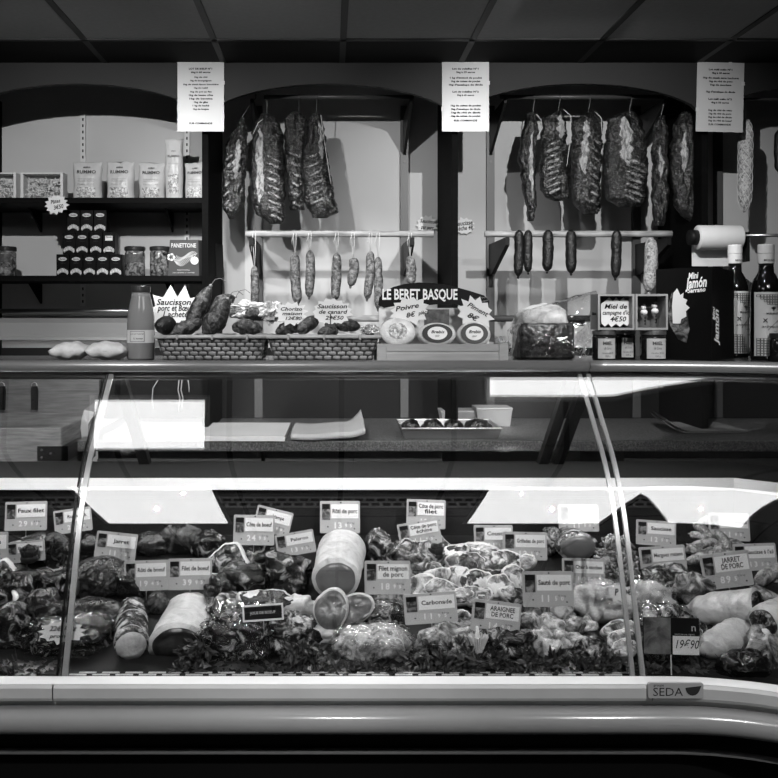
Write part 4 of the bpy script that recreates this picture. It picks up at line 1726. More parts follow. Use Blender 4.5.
for s in range(len(lay) - 1):
    for m_ in range(N):
        f = m_ / N
        row = []
        for i in range(len(outl) - 1):
            for j in range(5):
                g = j / 5
                q = lay[s][i].lerp(lay[s][i + 1], g).lerp(lay[s + 1][i].lerp(lay[s + 1][i + 1], g), f)
                row.append(q + Vector((.006 * nz(q, 22, 1), .006 * nz(q, 22, 2), .006 * nz(q, 22, 3) if q.z > .02 else 0)))
        row.append(lay[s][-1].lerp(lay[s + 1][-1], f))
        grid.append([bm.verts.new((q.x, q.y, max(.001, q.z))) for q in row])
for r0, r1 in zip(grid, grid[1:]):
    for i in range(len(r0) - 1):
        bm.faces.new((r0[i], r0[i + 1], r1[i + 1], r1[i]))
fr = bm.faces.new(grid[0])
bmesh.ops.recalc_face_normals(bm, faces=bm.faces[:])
obj('clear_bag', bm, glassy('bag_film', 1.5, .08, .92, .8, 26, .06), t, True)

# ---------------------------------------------------------------- honey jars and the little open box above them
m_honey = mat('dark_honey', .010, .1, spec=.6)


def honey(cx, w, Y, label, l0, l1):
    t = thing('honey_jar', label, 'jar', ((cx - CX) / F * Y, Y, ZT), group='squat honey jars on the counter')
    r = S(w, Y) / 2
    bm = BM()
    lathe(bm, [(r * .92, 0), (r, .005), (r, .066), (r * .93, .074)], seg=26)
    obj('body', bm, m_honey, t, True)
    bm = BM()
    lathe(bm, [(r * .98, .0745), (r, .077), (r, .0855), (r * .95, .0875)], seg=26)
    obj('lid', bm, mat('gilt_lid', .30, .3, .8), t)
    bm = BM()
    h2 = S(l1 - l0, Y) / 2 / r
    cylpatch(bm, r + .0008, .006, .064, -h2, h2)
    lb = obj('label', bm, mat('honey_label', .42, .6, var=.1, scale=60), t)
    f = cylf(r + .0012)
    bm = BM()
    text(bm, 'MIEL', 0, .05, .014, conform=f, width=r * .8, bold=.02)
    text(bm, 'de Corse', 0, .036, .012, conform=f, width=r * .6, shear=.3)
    text(bm, 'récolte 2018', 0, .022, .007, conform=f, width=r * .95)
    text(bm, '250 g', 0, .013, .007, conform=f)
    obj('label_print', bm, mat('print_grey', .08, .6), lb)
    return t


honey(604, 23, 2.58, 'honey jar at the left below the Miel card', 594.5, 613)
honey(624.5, 21, 2.655, 'honey jar set back between the two front honey jars', 617, 629)
honey(653, 25, 2.58, 'honey jar below the open box with bead figures', 642.5, 663)
zb = ZT + .089
for x0, x1, lab, fig in ((598, 634.5, 'small open wooden box holding the honey price card, on the jars', False), (635.5, 668, 'small open wooden box with two white bead figures, on the jars', True)):
    Y = 2.545
    a, b = W(x0, 0, Y), W(x1, 0, Y)
    w = b.x - a.x
    h = S(36, Y)
    t = thing('wooden_box', lab, 'box', ((a.x + b.x) / 2, Y, zb))
    m_fr = mat('box_wood', .28, .6, var=.15, scale=14)
    bm = BM()
    e = .006
    D = .075
    box2(bm, (-w / 2, 0, 0), (-w / 2 + e, D, h))
    box2(bm, (w / 2 - e, 0, 0), (w / 2, D, h))
    box2(bm, (-w / 2 + e, 0, 0), (w / 2 - e, D, e))
    box2(bm, (-w / 2 + e, 0, h - e), (w / 2 - e, D, h))
    obj('frame', bm, m_fr, t)
    bm = BM()
    box2(bm, (-w / 2 + e, D - .006, e), (w / 2 - e, D - .001, h - e))
    obj('back_panel', bm, mat('box_inside', .10, .7, var=.3, scale=18), t)
    if not fig:
        bm = BM()
        tube(bm, [(-w / 2 - .0005, .02, h * .45), (-w / 2 - .008, .02, h * .45)], .003, 8)
        tube(bm, [(-w / 2 - .008, .02, h * .45 - .004), (-w / 2 - .008, .02, h * .45 + .004)], .003, 8)
        obj('latch', bm, BLACK, t)
    else:
        for k, (fx, fz) in enumerate(((-.012, .062), (.020, .066))):
            g = obj('bead_figure', blob(BM(), (.0105, .010, .0085), (fx, .03, fz - .011), sub=3, amp=.02, seed=k), mat('white_bead', .75, .4), t, True)
            bm = blob(BM(), (.008, .008, .007), (fx - .002, .03, fz + .003), sub=3, amp=.02, seed=k + 3)
            obj('bead_head', bm, mat('white_bead', .75, .4), g, True)
            bm = blob(BM(), (.008, .008, .005), (fx - .001, .029, fz + .011), sub=3, amp=.05, seed=k + 6)
            obj('bead_cap', bm, BLACK, g, True)
            bm = BM()
            tube(bm, [(fx + .003, .03, fz - .02), (fx + .004, .03, fz - .045)], .0008, 4)
            for q in range(3):
                blob(bm, (.0025, .0025, .003), (fx + .0035, .03, fz - .027 - q * .009), sub=2)
            obj('bead_drop', bm, BLACK, g, True)
oc = [(-.97, -.75), (-1, .55), (-.72, .75), (-.45, 1), (-.2, .72), (0, 1.0), (.22, .75), (.5, 1.0), (.6, .8), (1, .75), (.98, -.65), (.72, -.95), (.5, -.8), (.25, -1.02), (0, -.8), (-.3, -1.05), (-.5, -.8), (-.75, -1)]
Y = 2.575
star_tag(616, 312, 16, 15.2, Y, [('Miel de', -.05, .35, 1.4, .38), ('campagne d\'ici', .0, -.05, 1.75, .34), ('4€50', .1, -.48, 1.0, .4)], 'white jagged card reading Miel de campagne 4€50 inside the left wooden box', out=[(x * S(15.2, Y), z * S(14.6, Y)) for x, z in oc])

# ---------------------------------------------------------------- ham carton
A, B, Cc = W(711.5, 0, 2.53), W(656, 0, 2.66), W(734, 0, 2.68)
A.z = B.z = Cc.z = 0
H = W(0, 267, 2.53).z - ZT
t = thing('ham_carton', 'large black carton for mini hams standing corner-on beside the oil bottles', 'carton', (A.x, A.y, ZT))
B -= A
Cc -= A
D = B + Cc
bm = BM()
hexa(bm, [Vector((0, 0, 0)), Cc, D, B, Vector((0, 0, H)), Cc + Vector((0, 0, H - .004)), D + Vector((0, 0, H)), B + Vector((0, 0, H - .0))])
bmesh.ops.recalc_face_normals(bm, faces=bm.faces[:])
obj('carton', bm, mat('carton_black_gloss', .005, .35), t)


def on_face(bm, E, nrm, lift=.0012):
    """map local (x along E from corner, z) to the carton side"""
    e = E.normalized()
    for v in bm.verts:
        v.co = e * v.co.x + nrm * (lift - v.co.y - .001) + Vector((0, 0, v.co.z))
    return bm


nL = Vector((0, 0, 1)).cross(B.normalized())
if nL.y > 0:
    nL = -nL
nR = Vector((0, 0, 1)).cross(Cc.normalized())
if nR.y > 0:
    nR = -nR
lb_ = B.length
bm = BM()
for s, x, z, sz, wd in (('Mini', .055, H - .024, .026, .032), ('Jamón', .045, H - .045, .042, .066), ('Serrano', .045, H - .066, .018, .055)):
    text(bm, s, -x, z, sz, width=wd, shear=.3, bold=.03, ang=.08)
e = B.normalized()
for v in bm.verts:
    v.co = e * (-v.co.x) + nL * .0015 + Vector((0, 0, v.co.z))
obj('front_lettering', bm, WHITE_INK, t)
bm = BM()
ww = Cc.length
for s, x, z, sz, wd in (('Mini', .016, .135, .026, .04), ('Jamón', .040, .098, .050, .105), ('Serrano', .056, .095, .014, .06)):
    text(bm, s, x, z, sz, width=wd, shear=.3, bold=.03, ang=PI / 2)
e = Cc.normalized()
for v in bm.verts:
    v.co = e * v.co.x + nR * .0015 + Vector((0, 0, v.co.z))
obj('side_lettering', bm, WHITE_INK, t)
bm = BM()
pl = [(.075, .165), (.12, .20), (.135, .15), (.125, .10), (.10, .06), (.075, .05), (.065, .09)]
e = B.normalized()
for k, y in ((0, 0),):
    vs = [bm.verts.new(e * min(x, lb_ - .01) + nL * .0012 + Vector((0, 0, z))) for x, z in pl]
    bm.faces.new(vs)
bmesh.ops.recalc_face_normals(bm, faces=bm.faces[:])
obj('ham_picture', bm, meat('ham_print', .004, .02, .22, .45, .65, 40, 1.0, .4, 0), t)
os_ = [(-.8, -1), (-.9, .0), (-.75, .75), (-.35, 1.0), (.0, .62), (.35, .75), (.3, .45), (.75, .35), (.55, .1), (1, -.1), (.6, -.3), (.65, -.6), (.1, -.75), (.0, -1)]
star_tag(679, 306, 10, 18, 2.50, [], 'white torn-edged star tag stuck on the left face of the black ham carton', out=[(x * S(10, 2.53), z * S(18, 2.53)) for x, z in os_])
stg = [o for o in C.objects if o.get('label', '').startswith('white torn-edged')][0]
q_ = (681 - CX) / F
k = (q_ * A.y - A.x) / (B.normalized().x - q_ * B.normalized().y)
stg.location = Vector((A.x, A.y, 0)) + B.normalized() * k + nL * .004
stg.location.z = W(679, 306, stg.location.y).z
stg.rotation_euler = (0, 0, math.atan2(-B.y, -B.x))
for ch in list(stg.children):
    if ch.name.startswith('lettering'):
        bpy.data.objects.remove(ch)

# ---------------------------------------------------------------- oil bottles


def oil(cx, w, py0, Y, label, rz):
    t = thing('oil_bottle', label, 'bottle', ((cx - CX) / F * Y, Y, ZT), (0, 0, rz), 'tall oil bottles at the right')
    r = S(w, Y) / 2
    H = W(0, py0, Y).z - ZT
    bm = BM()
    lathe(bm, [(r * .93, 0), (r, .005), (r, H * .60), (r * .92, H * .66), (r * .62, H * .735), (r * .5, H * .76), (r * .48, H * .832)], seg=36)
    obj('glass', bm, mat('black_glass', .004, .06, spec=.8), t, True)
    bm = BM()
    lathe(bm, [(r * .50, H * .8325), (r * .53, H * .835), (r * .53, H * .92)], seg=30)
    cp = obj('capsule', bm, mat('capsule_white', .62, .4), t)
    bm = BM()
    lathe(bm, [(r * .535, H * .9225), (r * .535, H * .992), (r * .50, H)], seg=30)
    obj('cap_top', bm, mat('capsule_white', .62, .4), cp)
    bm = BM()
    text(bm, 'MOLINO', 0, H * .86, .008, conform=cylf(r * .535), bold=.02)
    obj('capsule_print', bm, mat('print_grey', .08, .6), cp)
    bm = BM()
    cylpatch(bm, r + .0008, .012, H * .585, -1.25, 1.25, 22)
    lb = obj('label', bm, mat('oil_label', .62, .55), t)
    f = cylf(r + .0012)
    bm = BM()
    s = .0075
    for j in range(30):
        for i in range(-7, 8):
            x, z = i * s * .95, .016 + j * s
            if z > H * .57 or abs(x) > r * .93:
                continue
            top = z > H * .40 and x > r * .25 - (z - H * .40) * .9 + (.012 if z < H * .47 else 0)
            bot = z < H * .20 and x < r * .3 - (z - .01) * .35
            if not (top or bot):
                continue
            for q in range(4):
                a0, a1 = PI / 4 + q * PI / 2, PI / 4 + (q + 1) * PI / 2
                R0, R1 = s * .52, s * .38
                vs = []
                for rr, aa in ((R0, a0), (R0, a1), (R1, a1), (R1, a0)):
                    xx, zz = x + rr * math.cos(aa) * 1.25, z + rr * math.sin(aa) * 1.25
                    vs.append(bm.verts.new((xx, f(xx, zz) - .0008, zz)))
                bm.faces.new(vs)
    obj('label_pattern', bm, mat('print_dark', .035, .6), lb)
    bm = BM()
    text(bm, 'MORGENSTER', 0, H * .40, .008, conform=f, bold=.02, width=r * .9)
    text(bm, 'arbequina', -.1 * r, H * .29, .011, conform=f, width=r * 1.2, shear=.3)
    text(bm, 'X', -.5 * r, H * .34, .015, conform=f, bold=.03)
    text(bm, 'huile d\'olive', .35 * r, H * .25, .006, conform=f)
    text(bm, '500 ml', .4 * r, H * .20, .006, conform=f)
    lathe(bm, [(.0012, 0), (.0012, .012)], (0, f(0, 0) - .001, H * .425), 6)
    for aa in (-.9, -.4, 0, .4, .9):
        tube(bm, [(0, f(0, 0) - .0012, H * .437), (.008 * math.sin(aa), f(0, 0) - .0012, H * .437 + .008 * math.cos(aa))], .0012, 4)
    tube(bm, [(-.35 * r, f(-.35 * r, 0) - .001, H * .26), (.2 * r, f(.2 * r, 0) - .001, H * .33), (.5 * r, f(.5 * r, 0) - .001, H * .36)], .0006, 4)
    obj('label_print', bm, mat('print_dark', .035, .6), lb)
    return t


oil(735, 25.5, 245, 2.765, 'tall dark oil bottle partly behind the ham carton', .35)
oil(766, 29, 244.5, 2.60, 'tall dark oil bottle with its whole patterned label facing out', 0)
t = thing('dark_jar', 'small black jar at the right edge in front of the oil bottle', 'jar', ((779 - CX) / F * 2.535, 2.535, ZT))
bm = BM()
r = S(9, 2.535)
lathe(bm, [(r * .9, 0), (r, .004), (r, .062), (r * .9, .066)], seg=24)
obj('body', bm, m_honey, t, True)
bm = BM()
lathe(bm, [(r * .97, .0665), (r * .97, .078), (r * .9, .08)], seg=24)
obj('lid', bm, mat('jar_lid', 0.04, 0.3, 0.5), t)
# ================================================================ worktop and what stands on it
ZW = 0.997
m_granite = meat('speckled_granite', .015, .05, .20, .46, .66, 160, .3, .45, .1, 200)
bm = BM()
box2(bm, (-.905, 3.12, ZW - .038), (2.3, WALLY - .013, ZW), .003)
tag(obj('worktop', bm, m_granite), 'long dark speckled stone worktop along the back wall', 'worktop')
m_door = mat('cabinet_grey', .07, .5, var=.1, scale=6)


def cabinet(px0, px1, label, doors):
    Y = 3.18
    a, b = W(px0, 0, Y).x, W(px1, 0, Y).x
    t = thing('base_cabinet', label, 'cabinet', ((a + b) / 2, Y, 0), group=None)
    w = b - a - .004
    bm = BM()
    box2(bm, (-w / 2, .02, 0.0005), (w / 2, .58, ZW - .0385))
    obj('carcass', bm, mat('carcass_dark', .012, .6), t)
    n = len(doors)
    for i, side in enumerate(doors):
        x0 = -w / 2 + w * i / n + .002
        x1 = -w / 2 + w * (i + 1) / n - .002
        bm = BM()
        box2(bm, (x0, 0, .09), (x1, .0195, ZW - .075), .001)
        d = obj('door', bm, m_door, t)
        if side:
            hx = x1 - .032 if side > 0 else x0 + .032
            bm = BM()
            box2(bm, (hx - .008, -.014, ZW - .135), (hx + .008, -.0005, ZW - .108), .001)
            obj('handle', bm, mat('handle_steel', .6, .3, .5), d)


cabinet(96, 262, 'plain dark base cabinet under the left of the worktop', [0])
cabinet(264, 443, 'two-door base cabinet with square steel handles under the middle of the worktop', [1, -1])
cabinet(625, 805, 'two-door base cabinet with square steel handles under the right of the worktop', [1, -1])

# butcher block, left
t = thing('butcher_block', 'thick worn wooden butcher block at the far left behind the glass', 'chopping block', (-1.30, 3.26, 0))
m_block = mat('worn_block_wood', .16, .7, var=.45, scale=10, stretch=(1.2, 1.2, 14), bump=.2)
bm = BM()
box2(bm, (-.4, -.25, .885), (.38, .20, 1.058), .006)
obj('block', bm, m_block, t)
bm = BM()
box2(bm, (-.38, -.23, .02), (.36, .20, .884))
obj('stand', bm, mat('carcass_dark', .012, .6), t)
bm = BM()
box2(bm, (.30, -.2535, .945), (.405, -.2505, .995))
box2(bm, (.381, -.2535, .945), (.405, -.05, .995))
br = obj('corner_bracket', bm, mat('bracket_black', .015, .4, .4), t)
bm = BM()
for x, z in ((.315, .982), (.315, .957), (.345, .970)):
    tube(bm, [(x, -.2538, z), (x, -.256, z)], .004, 10)
obj('bracket_screws', bm, mat('screw_steel', .35, .3, .9), br)
t = thing('knife_board', 'wide grained wooden board on the wall holding the knives', 'board', (-1.25, 3.755, 1.1))
bm = BM()
box2(bm, (-.40, 0, -.09), (.265, .0305, .066))
obj('board', bm, mat('board_wood', .11, .65, var=.4, scale=9, stretch=(1, 1, 12)), t)
bm = BM()
box2(bm, (-.40, -.004, .02), (.265, -.0005, .032))
obj('magnet_strip', bm, mat('board_wood', .11, .65), t)
for px, lab in ((2, 'dark-handled knife at the left edge of the wooden board'), (34.5, 'dark-handled knife with a wire loop hanging on the wooden board')):
    p = W(px, 398, 3.7428)
    t = thing('butcher_knife', lab, 'knife', p)
    bm = BM()
    prism(bm, [(-.012, -.05), (.012, -.05), (.014, .03), (.010, .05), (-.010, .05), (-.014, .03)], -.008, .008)
    obj('handle', bm, BLACK, t)
    bm = BM()
    prism(bm, [(-.016, -.13), (.006, -.15), (.010, -.0505), (-.010, -.0505)], -.0015, .0015)
    obj('blade', bm, mat('blade_dark', .15, .3, .8), t)
    bm = BM()
    tube(bm, [(-.012, -.004, .0505), (-.010, -.004, .062), (0, -.004, .068), (.010, -.004, .062), (.012, -.004, .0505)], .0016, 6)
    obj('loop', bm, STEEL, t)

m_board = mat('white_board', .62, .5, var=.03, scale=6)
t = thing('cutting_board', 'long white cutting board lying on the worktop left of the paper stack', 'cutting board', (0, 0, ZW + .0005))
pts = [W(74, 442, 3.095), W(290, 442, 3.095), W(292, 421, 3.5), W(100, 421, 3.5)]
bm = BM()
slab(bm, [(-.80, 3.105), (-.16, 3.105), (-.155, 3.49), (-.80, 3.49)], 0.0, .018)
obj('board', bm, m_board, t)
# hanging film at the left end of the board
bm = BM()
hx = [(95, 402), (84, 410), (80, 425), (82, 440), (88, 438), (88, 424), (96, 412)]
fr = [W(x, y, 3.24 + .02 * math.sin(i * 1.3)) for i, (x, y) in enumerate(hx)]
vs = [bm.verts.new(p) for p in fr]
bm.faces.new(vs)
q = bmesh.ops.triangulate(bm, faces=bm.faces[:])
r = bmesh.ops.extrude_face_region(bm, geom=bm.faces[:])
for v in [g for g in r['geom'] if isinstance(g, bmesh.types.BMVert)]:
    v.co += Vector((.004, .05, 0))
bmesh.ops.recalc_face_normals(bm, faces=bm.faces[:])
solo('plastic_film', bm, mat('milky_film', .30, .3), 'loose strip of milky film draped at the left end of the white board', 'film')

# paper stack
t = thing('paper_stack', 'stack of pale wrapping paper with its right corner curling up on the worktop', 'paper stack', (W(328, 0, 3.25).x, 3.27, ZW + .0005))
bm = BM()
w, d = S(71, 3.25) / 2, .17
nu, nv = 24, 10


def stack_z(u, v):
    c = max(0, (u - .55) / .45)
    return .026 + .050 * c ** 1.6 * (0.35 + .65 * (v * .5 + .5)) + .004 * math.sin(u * 3)


top = [[bm.verts.new((u * w * (1 - .03 * max(0, v)) , v * d, stack_z(u, v))) for u in [-1 + 2 * i / nu for i in range(nu + 1)]] for v in [-1 + 2 * j / nv for j in range(nv + 1)]]
bot = [[bm.verts.new((vv.co.x, vv.co.y, max(0, vv.co.z - .018))) for vv in row] for row in top]
for j in range(nv):
    for i in range(nu):
        bm.faces.new((top[j][i], top[j][i + 1], top[j + 1][i + 1], top[j + 1][i]))
        bm.faces.new((bot[j][i + 1], bot[j][i], bot[j + 1][i], bot[j + 1][i + 1]))
for i in range(nu):
    bm.faces.new((bot[0][i], bot[0][i + 1], top[0][i + 1], top[0][i]))
    bm.faces.new((bot[nv][i + 1], bot[nv][i], top[nv][i], top[nv][i + 1]))
for j in range(nv):
    bm.faces.new((bot[j + 1][0], bot[j][0], top[j][0], top[j + 1][0]))
    bm.faces.new((bot[j][nu], bot[j + 1][nu], top[j + 1][nu], top[j][nu]))
obj('sheets', bm, mat('wrap_paper', .40, .7, var=.04, scale=8), t, True)
bm = BM()
vs_, fs_ = _text_mesh('BOUCHERIE', .02, 0)
for f in [0]:
    nv_ = [bm.verts.new((v[0] * .03, -.02 + v[1] * .05, .0225 + .004 * math.sin(v[0] * .03 / w * 3))) for v in vs_]
    for fc in fs_:
        try:
            bm.faces.new([nv_[i] for i in fc])
        except ValueError:
            pass
obj('printed_mark', bm, mat('print_pale', .25, .6), t)
bm = BM()
box2(bm, (-.155 - .0, 3.14, 0), (.175, 3.155, .004))
# tray of pies
t = thing('pie_tray', 'shallow steel tray of dark glazed pies standing on the worktop', 'tray', (W(448, 0, 3.25).x, 3.28, ZW + .0005))
w, d = S(97, 3.25) / 2, .13
bm = BM()
hexa(bm, [(-w * .92, -d * .9, 0), (w * .92, -d * .9, 0), (w * .92, d * .9, 0), (-w * .92, d * .9, 0), (-w * .94, -d * .92, .003), (w * .94, -d * .92, .003), (w * .94, d * .92, .003), (-w * .94, d * .92, .003)])
for a, b in (((-w, -d), (w, -d)), ((w, -d), (w, d)), ((w, d), (-w, d)), ((-w, d), (-w, -d))):
    p = [Vector((a[0] * .93, a[1] * .91, .001)), Vector((b[0] * .93, b[1] * .91, .001)), Vector((b[0], b[1], .038)), Vector((a[0], a[1], .038))]
    n = Vector((-(a[0] + b[0]) / 2, -(a[1] + b[1]) / 2, 0)).normalized() * .003
    hexa(bm, [p[0], p[1], p[1] + n, p[0] + n, p[3], p[2], p[2] + n, p[3] + n])
bmesh.ops.recalc_face_normals(bm, faces=bm.faces[:])
obj('pan', bm, mat('dull_tray_steel', .20, .35, .7), t)
bm = BM()
tube(bm, [(-w, -d, .039), (w, -d, .039), (w, d, .039), (-w, d, .039), (-w, -d, .039)], .0035, 8)
obj('rim', bm, STEEL, t)
bm = BM()
box2(bm, (-w * .85, -d * .7, .0035), (w * .8, d * .88, .006))
obj('paper_liner', bm, PAPER, t)
for i, (px, r) in enumerate(((411, 9), (433, 10.5), (454, 9.5), (479, 13))):
    x = (px - CX) / F * 3.25 - t.location.x
    bm = BM()
    blob(bm, (S(r, 3.25), .045, .034), (0, 0, 0), None, i + 40, .12, 4, 4, 2.2, .06, 12, flatz=-.5)
    solo('glazed_pie', bm, meat('glazed_crust', .003, .010, .14, .58, .78, 40, .8, .2, .6, 50), ('dark pie at the left end of the steel tray', 'second dark pie from the left in the steel tray', 'third dark pie from the left in the steel tray', 'largest dark pie at the right end of the steel tray')[i], 'pie', (x + t.location.x, 3.27, ZW + .0245), smooth=True, group='pies in the steel tray')
# plastic tubs
m_tub = mat('translucent_tub', .42, .3, spec=.5)
for x0, x1, y0, y1, Y, lab in ((441, 478, 411, 421, 3.55, 'low pale plastic tub behind the pie tray'), (476.5, 513, 408, 425, 3.5, 'taller pale plastic tub right of the low one on the worktop')):
    a, b = W(x0, 0, Y).x, W(x1, 0, Y).x
    h = W(0, y0, Y).z - ZW
    t = thing('plastic_tub', lab, 'tub', ((a + b) / 2, Y + .06, ZW + .0005))
    w = (b - a) / 2
    bm = BM()
    hexa(bm, [(-w * .86, -.05, 0), (w * .86, -.05, 0), (w * .86, .05, 0), (-w * .86, .05, 0), (-w * .97, -.058, h - .008), (w * .97, -.058, h - .008), (w * .97, .058, h - .008), (-w * .97, .058, h - .008)])
    obj('body', bm, m_tub, t)
    bm = BM()
    box2(bm, (-w, -.06, h - .0075), (w, .06, h), .002)
    obj('lid', bm, mat('tub_lid', .5, .35), t)
# loose papers, right
t = thing('loose_papers', 'thin pile of curled grey paper on the right of the worktop', 'paper', (0, 0, ZW + .0005))
bm = BM()
for dz, s in ((0, 0), (.006, .012)):
    g0 = []
    for j in range(7):
        row = []
        for i in range(17):
            u, v = i / 16, j / 6
            x = W(663 + 82 * u, 0, 3.3).x + .05 * v * (1 - u) + s
            y = 3.30 + .27 * v
            z = .002 + dz + .045 * max(0, (.3 - u) / .3) ** 1.7
            row.append(Vector((x, y, z)))
        g0.append(row)
    A_ = [[bm.verts.new(p) for p in r] for r in g0]
    B_ = [[bm.verts.new(p + Vector((0, 0, .003))) for p in r] for r in g0]
    for j in range(6):
        for i in range(16):
            bm.faces.new((A_[j][i + 1], A_[j][i], A_[j + 1][i], A_[j + 1][i + 1]))
            bm.faces.new((B_[j][i], B_[j][i + 1], B_[j + 1][i + 1], B_[j + 1][i]))
    for i in range(16):
        bm.faces.new((A_[0][i], A_[0][i + 1], B_[0][i + 1], B_[0][i]))
obj('sheets', bm, mat('grey_paper', .20, .7), t)
# twine loops hanging on the splashback
for i, (px, pts) in enumerate(((156, [(158, 380), (153, 388), (152, 400), (154, 410)]), (179, [(179, 380), (178, 390), (180, 398), (178, 412)]), (189, [(188, 380), (189, 386), (189, 392)]))):
    bm = BM()
    tube(bm, [W(x, y, 3.775 - .002 * k) for k, (x, y) in enumerate(pts)], .0025, 6)
    if i == 1:
        tube(bm, [W(x + 3, y, 3.773) for x, y in pts], .0025, 6)
    solo('twine_loop', bm, mat('pale_cord', .40, .8), ('bent pale cord leftmost on the dark splashback', 'doubled pale cord in the middle on the dark splashback', 'short pale cord rightmost on the dark splashback')[i], 'cord', group=None, smooth=True)
bm = BM()
box2(bm, (W(212, 0, 3.74).x, 3.735, ZW + .0005), (W(219, 0, 3.74).x, 3.787, 1.29))
solo('dark_post', bm, BLACK, 'short black post at the back of the worktop left of the steel uprights', 'post')
# ================================================================ meat in the well
_before = set(C.objects)
beef = meat('beef_dark', .003, .009, .12, .54, .72, 30, 1.4, .18, .6, 70, spec=.45)
beef_m = meat('beef_marbled', .003, .012, .42, .54, .68, 30, 1.1, .18, .7, 70, spec=.45)
beef_l = meat('beef_light', .006, .022, .18, .52, .74, 30, 1.3, .22, .5, 80, spec=.4)
pork = meat('pork_flesh', .015, .085, .55, .46, .62, 24, 1.2, .26, .7, 60)
pork_d = meat('pork_dark', .004, .035, .55, .50, .63, 30, 1.2, .2, .7, 70, spec=.45)
fatm = meat('white_fat', .14, .42, .62, .34, .54, 24, 1.0, .36, .5, 45)
skin = meat('pale_skin', .10, .34, .55, .38, .56, 14, 1.2, .36, .6, 50)
chick = meat('pale_chunk', .03, .20, .55, .42, .58, 34, 1.4, .26, .7, 75)
mince = meat('minced_meat', .02, .10, .45, .44, .58, 60, .8, .35, .5, 120)
sausm = meat('fresh_sausage', .03, .15, .45, .46, .60, 60, .8, .28, .5, 130)
film = glassy('cling_film', 1.5, .07, .96, .8, 20, .02)


def place(b, dr):
    """pixel box -> centre, half sizes; its front foot rests on the deck"""
    x0, y0, x1, y1 = b
    Yf = min(2.60, deckY(y1 + 1))
    Y = Yf
    for _ in range(4):
        rx = S(x1 - x0, Y) / 2
        ry = min(dr * rx, (2.632 - Yf) / 2)
        Y = Yf + ry * .95
    H = S(y1 - y0, Y) / 2
    rz = math.sqrt(max((H * H - (ry * .3) ** 2), (.45 * H) ** 2))
    c = W((x0 + x1) / 2, (y0 + y1) / 2, Y)
    # keep clear of the glass
    return c, rx, ry, rz


def joint(b, m, label, name='meat_joint', cat='meat', dr=.8, seed=0, amp=.16, amp2=.05, pw=2.3, rz_=0.0, ry_=0.0, group=None, sub=4, fr=3.0, dy=0.0, low=1.0):
    c, rx, ry, rz = place(b, dr)
    c.y += dy
    rz *= low
    bm = BM()
    blob(bm, (rx, ry, rz), (0, 0, 0), rotm(0, ry_, rz_), seed, amp, fr, sub, pw, amp2, 9.0)
    return solo(name, bm, m, label, cat, c, smooth=True, group=group)


def skinpart(root, name, m, b_scale, off, seed, amp=.1, pw=2.2):
    pass


def slice_(b, m, label, tilt=-.9, roll=0.0, seed=0, name='meat_slice', cat='meat', fatm_=None, thick_=.016, dr=None, group=None, bone=False, irr=.65):
    """a cut slice lying on the heap: lean face with a fat rim"""
    x0, y0, x1, y1 = b
    Y = min(2.6, deckY((y1 * 1.0 + 2))) - .015
    c = W((x0 + x1) / 2, (y0 + y1) / 2, Y)
    rx = S(x1 - x0, Y) / 2
    ph = abs(math.sin(abs(tilt)))          # not used for scale of the face, only foreshortening
    face = max(.35, math.cos(PI / 2 + tilt) * -1 if False else math.sin(PI / 2 - abs(tilt) + .33))
    rz = S(y1 - y0, Y) / 2 / face
    t = thing(name, label, cat, c, (tilt, -roll, 0), group)
    n = 40

    def rad(a, k):
        return k * (1 + irr * .34 * nz((math.cos(a), math.sin(a), 0), 1.3, seed) + irr * .14 * nz((math.cos(a), math.sin(a), 3), 3.5, seed) + .08 * math.cos(a * 2 + seed) - .16 * max(0, math.cos(a - 3.6 - seed)) ** 4)
    bm = BM()
    rings = []
    for k, y in ((.55, thick_), (.97, thick_ * .8), (1.03, 0), (.98, -thick_ * .8), (.93, -thick_)):
        rings.append([bm.verts.new((rx * rad(2 * PI * i / n, k) * math.cos(2 * PI * i / n), y + .003 * nz((i * .5, k * 3, 0), .7, seed), rz * rad(2 * PI * i / n, k) * math.sin(2 * PI * i / n))) for i in range(n)])
    for a, c_ in zip(rings, rings[1:]):
        for i in range(n):
            bm.faces.new((a[i], a[(i + 1) % n], c_[(i + 1) % n], c_[i]))
    bm.faces.new(rings[0])
    bm.faces.new(list(reversed(rings[-1])))
    bmesh.ops.recalc_face_normals(bm, faces=bm.faces[:])
    bend = 3.0 * nz((seed, 1, 2), .77, seed)
    for v in bm.verts:
        v.co.y += bend * v.co.x * v.co.x + .25 * nz((v.co.x, v.co.z, 0), 22, seed) * .03
    obj('fat_rim', bm, fatm_ or fatm, t, True)
    bm = BM()
    rings = []
    for k, y in ((.93, -thick_ * .6), (.90, -thick_ * 1.06), (.6, -thick_ * 1.25), (.3, -thick_ * 1.2)):
        rings.append([bm.verts.new((rx * rad(2 * PI * i / n, k) * math.cos(2 * PI * i / n), y + .003 * nz((i * .5, k * 6, 1), .7, seed), rz * rad(2 * PI * i / n, k) * math.sin(2 * PI * i / n) - rz * .05)) for i in range(n)])
    for a, c_ in zip(rings, rings[1:]):
        for i in range(n):
            bm.faces.new((a[i], a[(i + 1) % n], c_[(i + 1) % n], c_[i]))
    bm.faces.new(rings[0])
    bm.faces.new(list(reversed(rings[-1])))
    bmesh.ops.recalc_face_normals(bm, faces=bm.faces[:])
    for v in bm.verts:
        v.co.y += bend * v.co.x * v.co.x + .25 * nz((v.co.x, v.co.z, 0), 22, seed) * .03
    obj('lean', bm, m, t, True)
    if bone:
        bm = BM()
        tube(bm, [(-rx * .9, -thick_ * .9, -rz * .3), (-rx * .4, -thick_ * 1.3, -rz * .75), (rx * .2, -thick_ * 1.1, -rz * .9)], [rz * .10, rz * .14, rz * .10], 8)
        obj('bone', bm, mat('bone_white', .7, .4), t, True)
    return t


